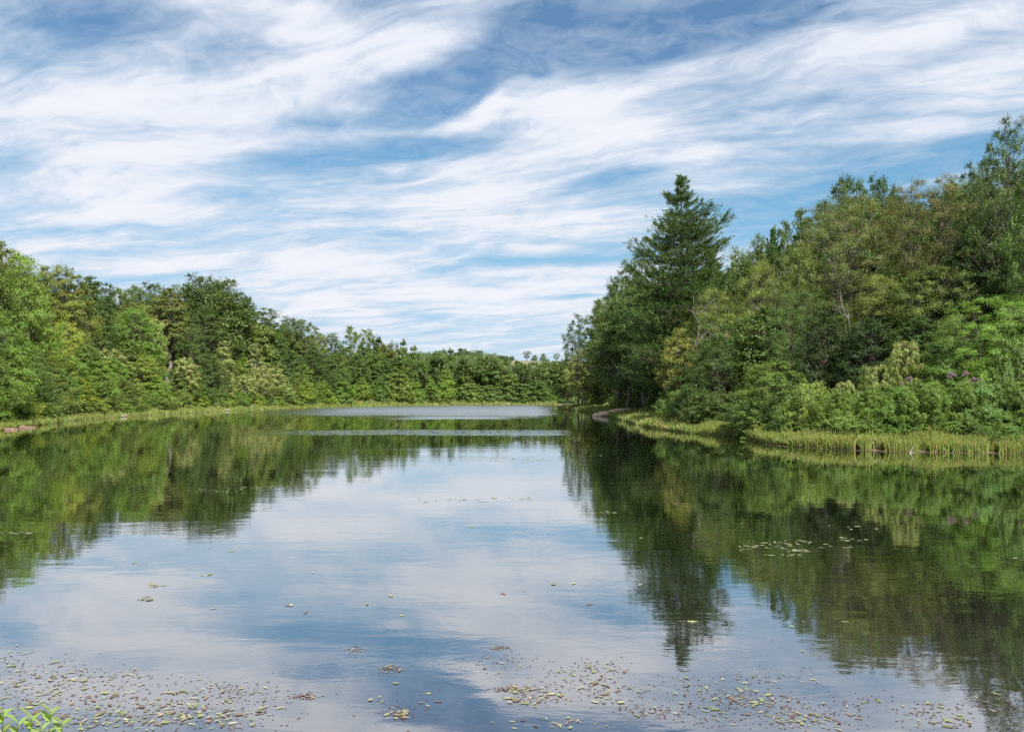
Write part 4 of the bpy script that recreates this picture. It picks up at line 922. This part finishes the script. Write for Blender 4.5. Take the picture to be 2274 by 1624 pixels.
def zone(px, py):
    if py < 1250: return 'leaf of a far pad drift on the still water'
    if px < 640: return 'greenish floating leaf in the dense drift at the lower left'
    if px < 1050: return 'loose floating leaf on the water left of the lower centre'
    if px < 1350: return 'floating leaf in the scattered drift at the lower centre'
    if px < 1760: return 'floating leaf in the drift below the pine reflection'
    return 'floating leaf in the thin drift at the lower right'
for k, (q, px, py, D, s, c) in enumerate(LV):
    z = .004 + .00002*(k % 200); rot = g2.uniform(0, 6.28); m = g2.integers(0, 6); f = g2.uniform(.75, 1.25)
    if k < 290:
        o = link(bpy.data.objects.new('floating_leaf', LMe[m])); o.location = (X(px, D), D, z); o.rotation_euler = (0, 0, rot); o.scale = (s, s, s); o.color = (c[0]*f, c[1]*f, c[2]*f, 1)
        tag(o, zone(px, py), 'leaf', zone(px, py).replace('leaf', 'leaves', 1))
    else:
        V, Q = LM[m]; V = V*s; V = np.column_stack([V[:, 0]*math.cos(rot)-V[:, 1]*math.sin(rot)+X(px, D), V[:, 0]*math.sin(rot)+V[:, 1]*math.cos(rot)+D, V[:, 2]+z])
        VV.append(V); QQ.append(Q+off); off += len(V); CC.append(np.tile([c[0]*f, c[1]*f, c[2]*f, 1], (len(V), 1)))
# crumbs of dark weed between the leaves
n = 2600; ci = [DR[i] for i in g.choice(40, n)]
for cx, cy_, sx_, sy_, _ in ci:
    px = cx+g.normal(0, .7)*sx_*1.2; py = cy_+g.normal(0, .7)*sy_*1.3
    if py < 1380: continue
    D = CAMH*F/(py-HY); x = X(px, D)
    if py > 1640 or sdist([(x, D)])[0] > -.1: continue
    s = g.uniform(.006, .02); V = np.array([(-s, 0, 0), (0, -s*.6, 0), (s, 0, 0), (0, s*.6, 0)])+[x, D, .003]; VV.append(V); QQ.append(np.array([[0, 1, 2, 3]])+off); off += 4; CC.append(np.tile([.10, .055, .05, 1], (4, 1)))
o = link(bpy.data.objects.new('floating_leaves', mesh_np('floating_leaves', np.concatenate(VV), np.concatenate(QQ), mls, np.concatenate(CC)))); tag(o, 'smaller pondweed leaves and crumbs drifting among the larger ones', 'leaves', kind='stuff')
# thin scum at the edge of the reeds
VV, QQ, CC = [], [], []; off = 0
for k in range(2600):
    px = g.choice([g.uniform(1560, 1760), g.uniform(1780, 2273), g.uniform(1340, 1480), g.uniform(1380, 1460)]); D = Dsh(px)-abs(g.normal(.2, .5)); x = X(px, D); s = g.uniform(.03, .10); th = g.uniform(0, 6.28)
    V = np.array([(-s, 0, 0), (0, -s*.6, 0), (s, 0, 0), (0, s*.6, 0)]); V = np.column_stack([V[:, 0]*math.cos(th)-V[:, 1]*math.sin(th)+x, V[:, 0]*math.sin(th)+V[:, 1]*math.cos(th)+D, np.full(4, .009)])
    VV.append(V); QQ.append(np.array([[0, 1, 2, 3]])+off); off += 4; CC.append(np.tile(list(np.array([.24, .18, .12])*g.uniform(.6, 1.3))+[1], (4, 1)))
o = link(bpy.data.objects.new('waterline_debris', mesh_np('waterline_debris', np.concatenate(VV), np.concatenate(QQ), mls, np.concatenate(CC)))); tag(o, 'brownish crumbs floating along the foot of the reeds', 'debris', kind='stuff')

# ------------------------------------------------------------------ leafy plant at the lower left corner
mfp = leaf_mat('foreground_leaf', transl=.4, rough=.4, spec=.5, varv=.4)
def lance(a, d, L, Wd, curl, g):
    d = unit(np.array(d, float)); s = unit(np.cross(d, [0, 0, 1.])); u = np.cross(s, d); n = 7; V = []
    for i in range(n):
        t_ = i/(n-1); w = math.sin(math.pi*min(1, t_*.94+.03))**.8*Wd/2; c = np.array(a)+d*L*t_ - np.array([0, 0, 1])*curl*L*t_*t_
        V += [c-s*w+u*w*.35, c, c+s*w+u*w*.35]
    i = (np.arange(n-1)*3)[:, None]; return np.array(V), np.concatenate([np.concatenate([i, i+1, i+4, i+3], 1), np.concatenate([i+1, i+2, i+5, i+4], 1)])
def corner_plant(px, py, D, seed, lab, nl=22, L=.15):
    g = np.random.default_rng(seed); z0 = gz(X(px, D), D); x = X(px, D); zt = CAMH+(HY-py)/F*D
    root = np.array([x+g.normal(0, .05), D-.1, z0-.05]); tip = np.array([x, D, zt]); st = curve(root, tip, 8, 0, .02, g)
    e = link(bpy.data.objects.new('leafy_plant', None)); e.location = root; e.empty_display_size = .2; tag(e, lab, 'plant')
    V, Q = tubes([(st-root, np.linspace(.007, .002, 8))], 5); link(bpy.data.objects.new('stem', mesh_np('plant_stem', V, Q, mstem, smooth=True)), e)
    VV, QQ, CC = [], [], []; off = 0
    for k in range(nl):
        f = (.35+.65*k/(nl-1))*7; i = min(int(f), 6); a = st[i]+(st[i+1]-st[i])*(f-i); th = k*2.4; up = .35+1.0*(k/nl)**3
        V, Q = lance(a-root, (math.cos(th), math.sin(th), up), L*(1.05-.5*(k/nl)**2)*g.uniform(.8, 1.15), L*.19, g.uniform(.1, .45), g)
        VV.append(V); QQ.append(Q+off); off += len(V); CC.append(np.tile([*g.uniform(0, 1, 3), 1], (len(V), 1)))
    o = link(bpy.data.objects.new('leaves', mesh_np('plant_leaves', np.concatenate(VV), np.concatenate(QQ), mfp, np.concatenate(CC), smooth=True)), e); o.color = (.22, .31, .07, 1)
for k, (px, py, D, lab) in enumerate([(8, 1582, 5.2, 'leafy stem highest in the lower left corner'), (70, 1592, 5.0, 'leafy stem second from the left corner'), (112, 1580, 5.1, 'leafy stem with broad tips, rightmost tall one in the lower left corner'),
      (40, 1604, 4.9, 'low leafy stem between the two leftmost tall stems'), (138, 1604, 5.0, 'short leafy stem at the right of the corner clump'), (-30, 1585, 5.0, 'leafy stem just cut by the left edge'), (92, 1612, 4.8, 'lowest leafy stem in the corner clump'), (178, 1612, 5.0, 'thin stem standing apart right of the corner clump')]):
    corner_plant(px, py, D, 40+k, lab, 26 if k < 7 else 7, .19 if k < 7 else .07)

# ------------------------------------------------------------------ two birds far off in the sky
mb_, t = material('bird_dark'); p = t.new('ShaderNodeBsdfPrincipled'); p.inputs['Base Color'].default_value = (.03, .03, .035, 1); out(t, p.outputs[0])
def bird(px, py, D, span, lab, bank):
    e = link(bpy.data.objects.new('bird', None)); e.location = (X(px, D), D, CAMH+(HY-py)/F*D); e.rotation_euler = (0, bank, .3)
    b = span*.42; k = 9; ys = np.linspace(-b/2, b/2, k); rr = b*.13*np.sin(np.linspace(.12, 3.05, k))**.7; pts = np.column_stack([ys, np.zeros(k), np.zeros(k)])
    V, Q = tubes([(pts, rr)], 8)
    def wing(s):
        L = [(0, .5), (.3, .55), (.65, .35), (1, .04)]; top = []; bot = []
        for f, c in L: y = s*f*span/2; zq = span*.10*math.sin(f*2.2); top.append((c*b*.35+(-.1*b*f), y, zq)); bot.append((-c*b*.35-(.2*b*f), y, zq))
        return np.array(top+bot)
    VV = [V]; QQ = [Q]; off = len(V)
    for s in (-1, 1): VV.append(wing(s)); QQ.append(np.array([[i, i+1, i+5, i+4] for i in range(3)])+off); off += 8
    VV.append(np.array([(-b*.4, 0, 0), (-b*.75, -b*.14, 0), (-b*.78, b*.0, .0), (-b*.75, b*.14, 0)])); QQ.append(np.array([[0, 1, 2, 3]])+off)
    o = link(bpy.data.objects.new('body', mesh_np('bird_body', np.concatenate(VV), np.concatenate(QQ), mb_, smooth=True)), e); tag(e, lab, 'bird')
bird(258, 563, 150, .45, 'tiny dark bird in the sky over the left woods', .5)
bird(758, 640, 170, .8, 'tiny dark bird gliding in the sky above the far shore', .0)
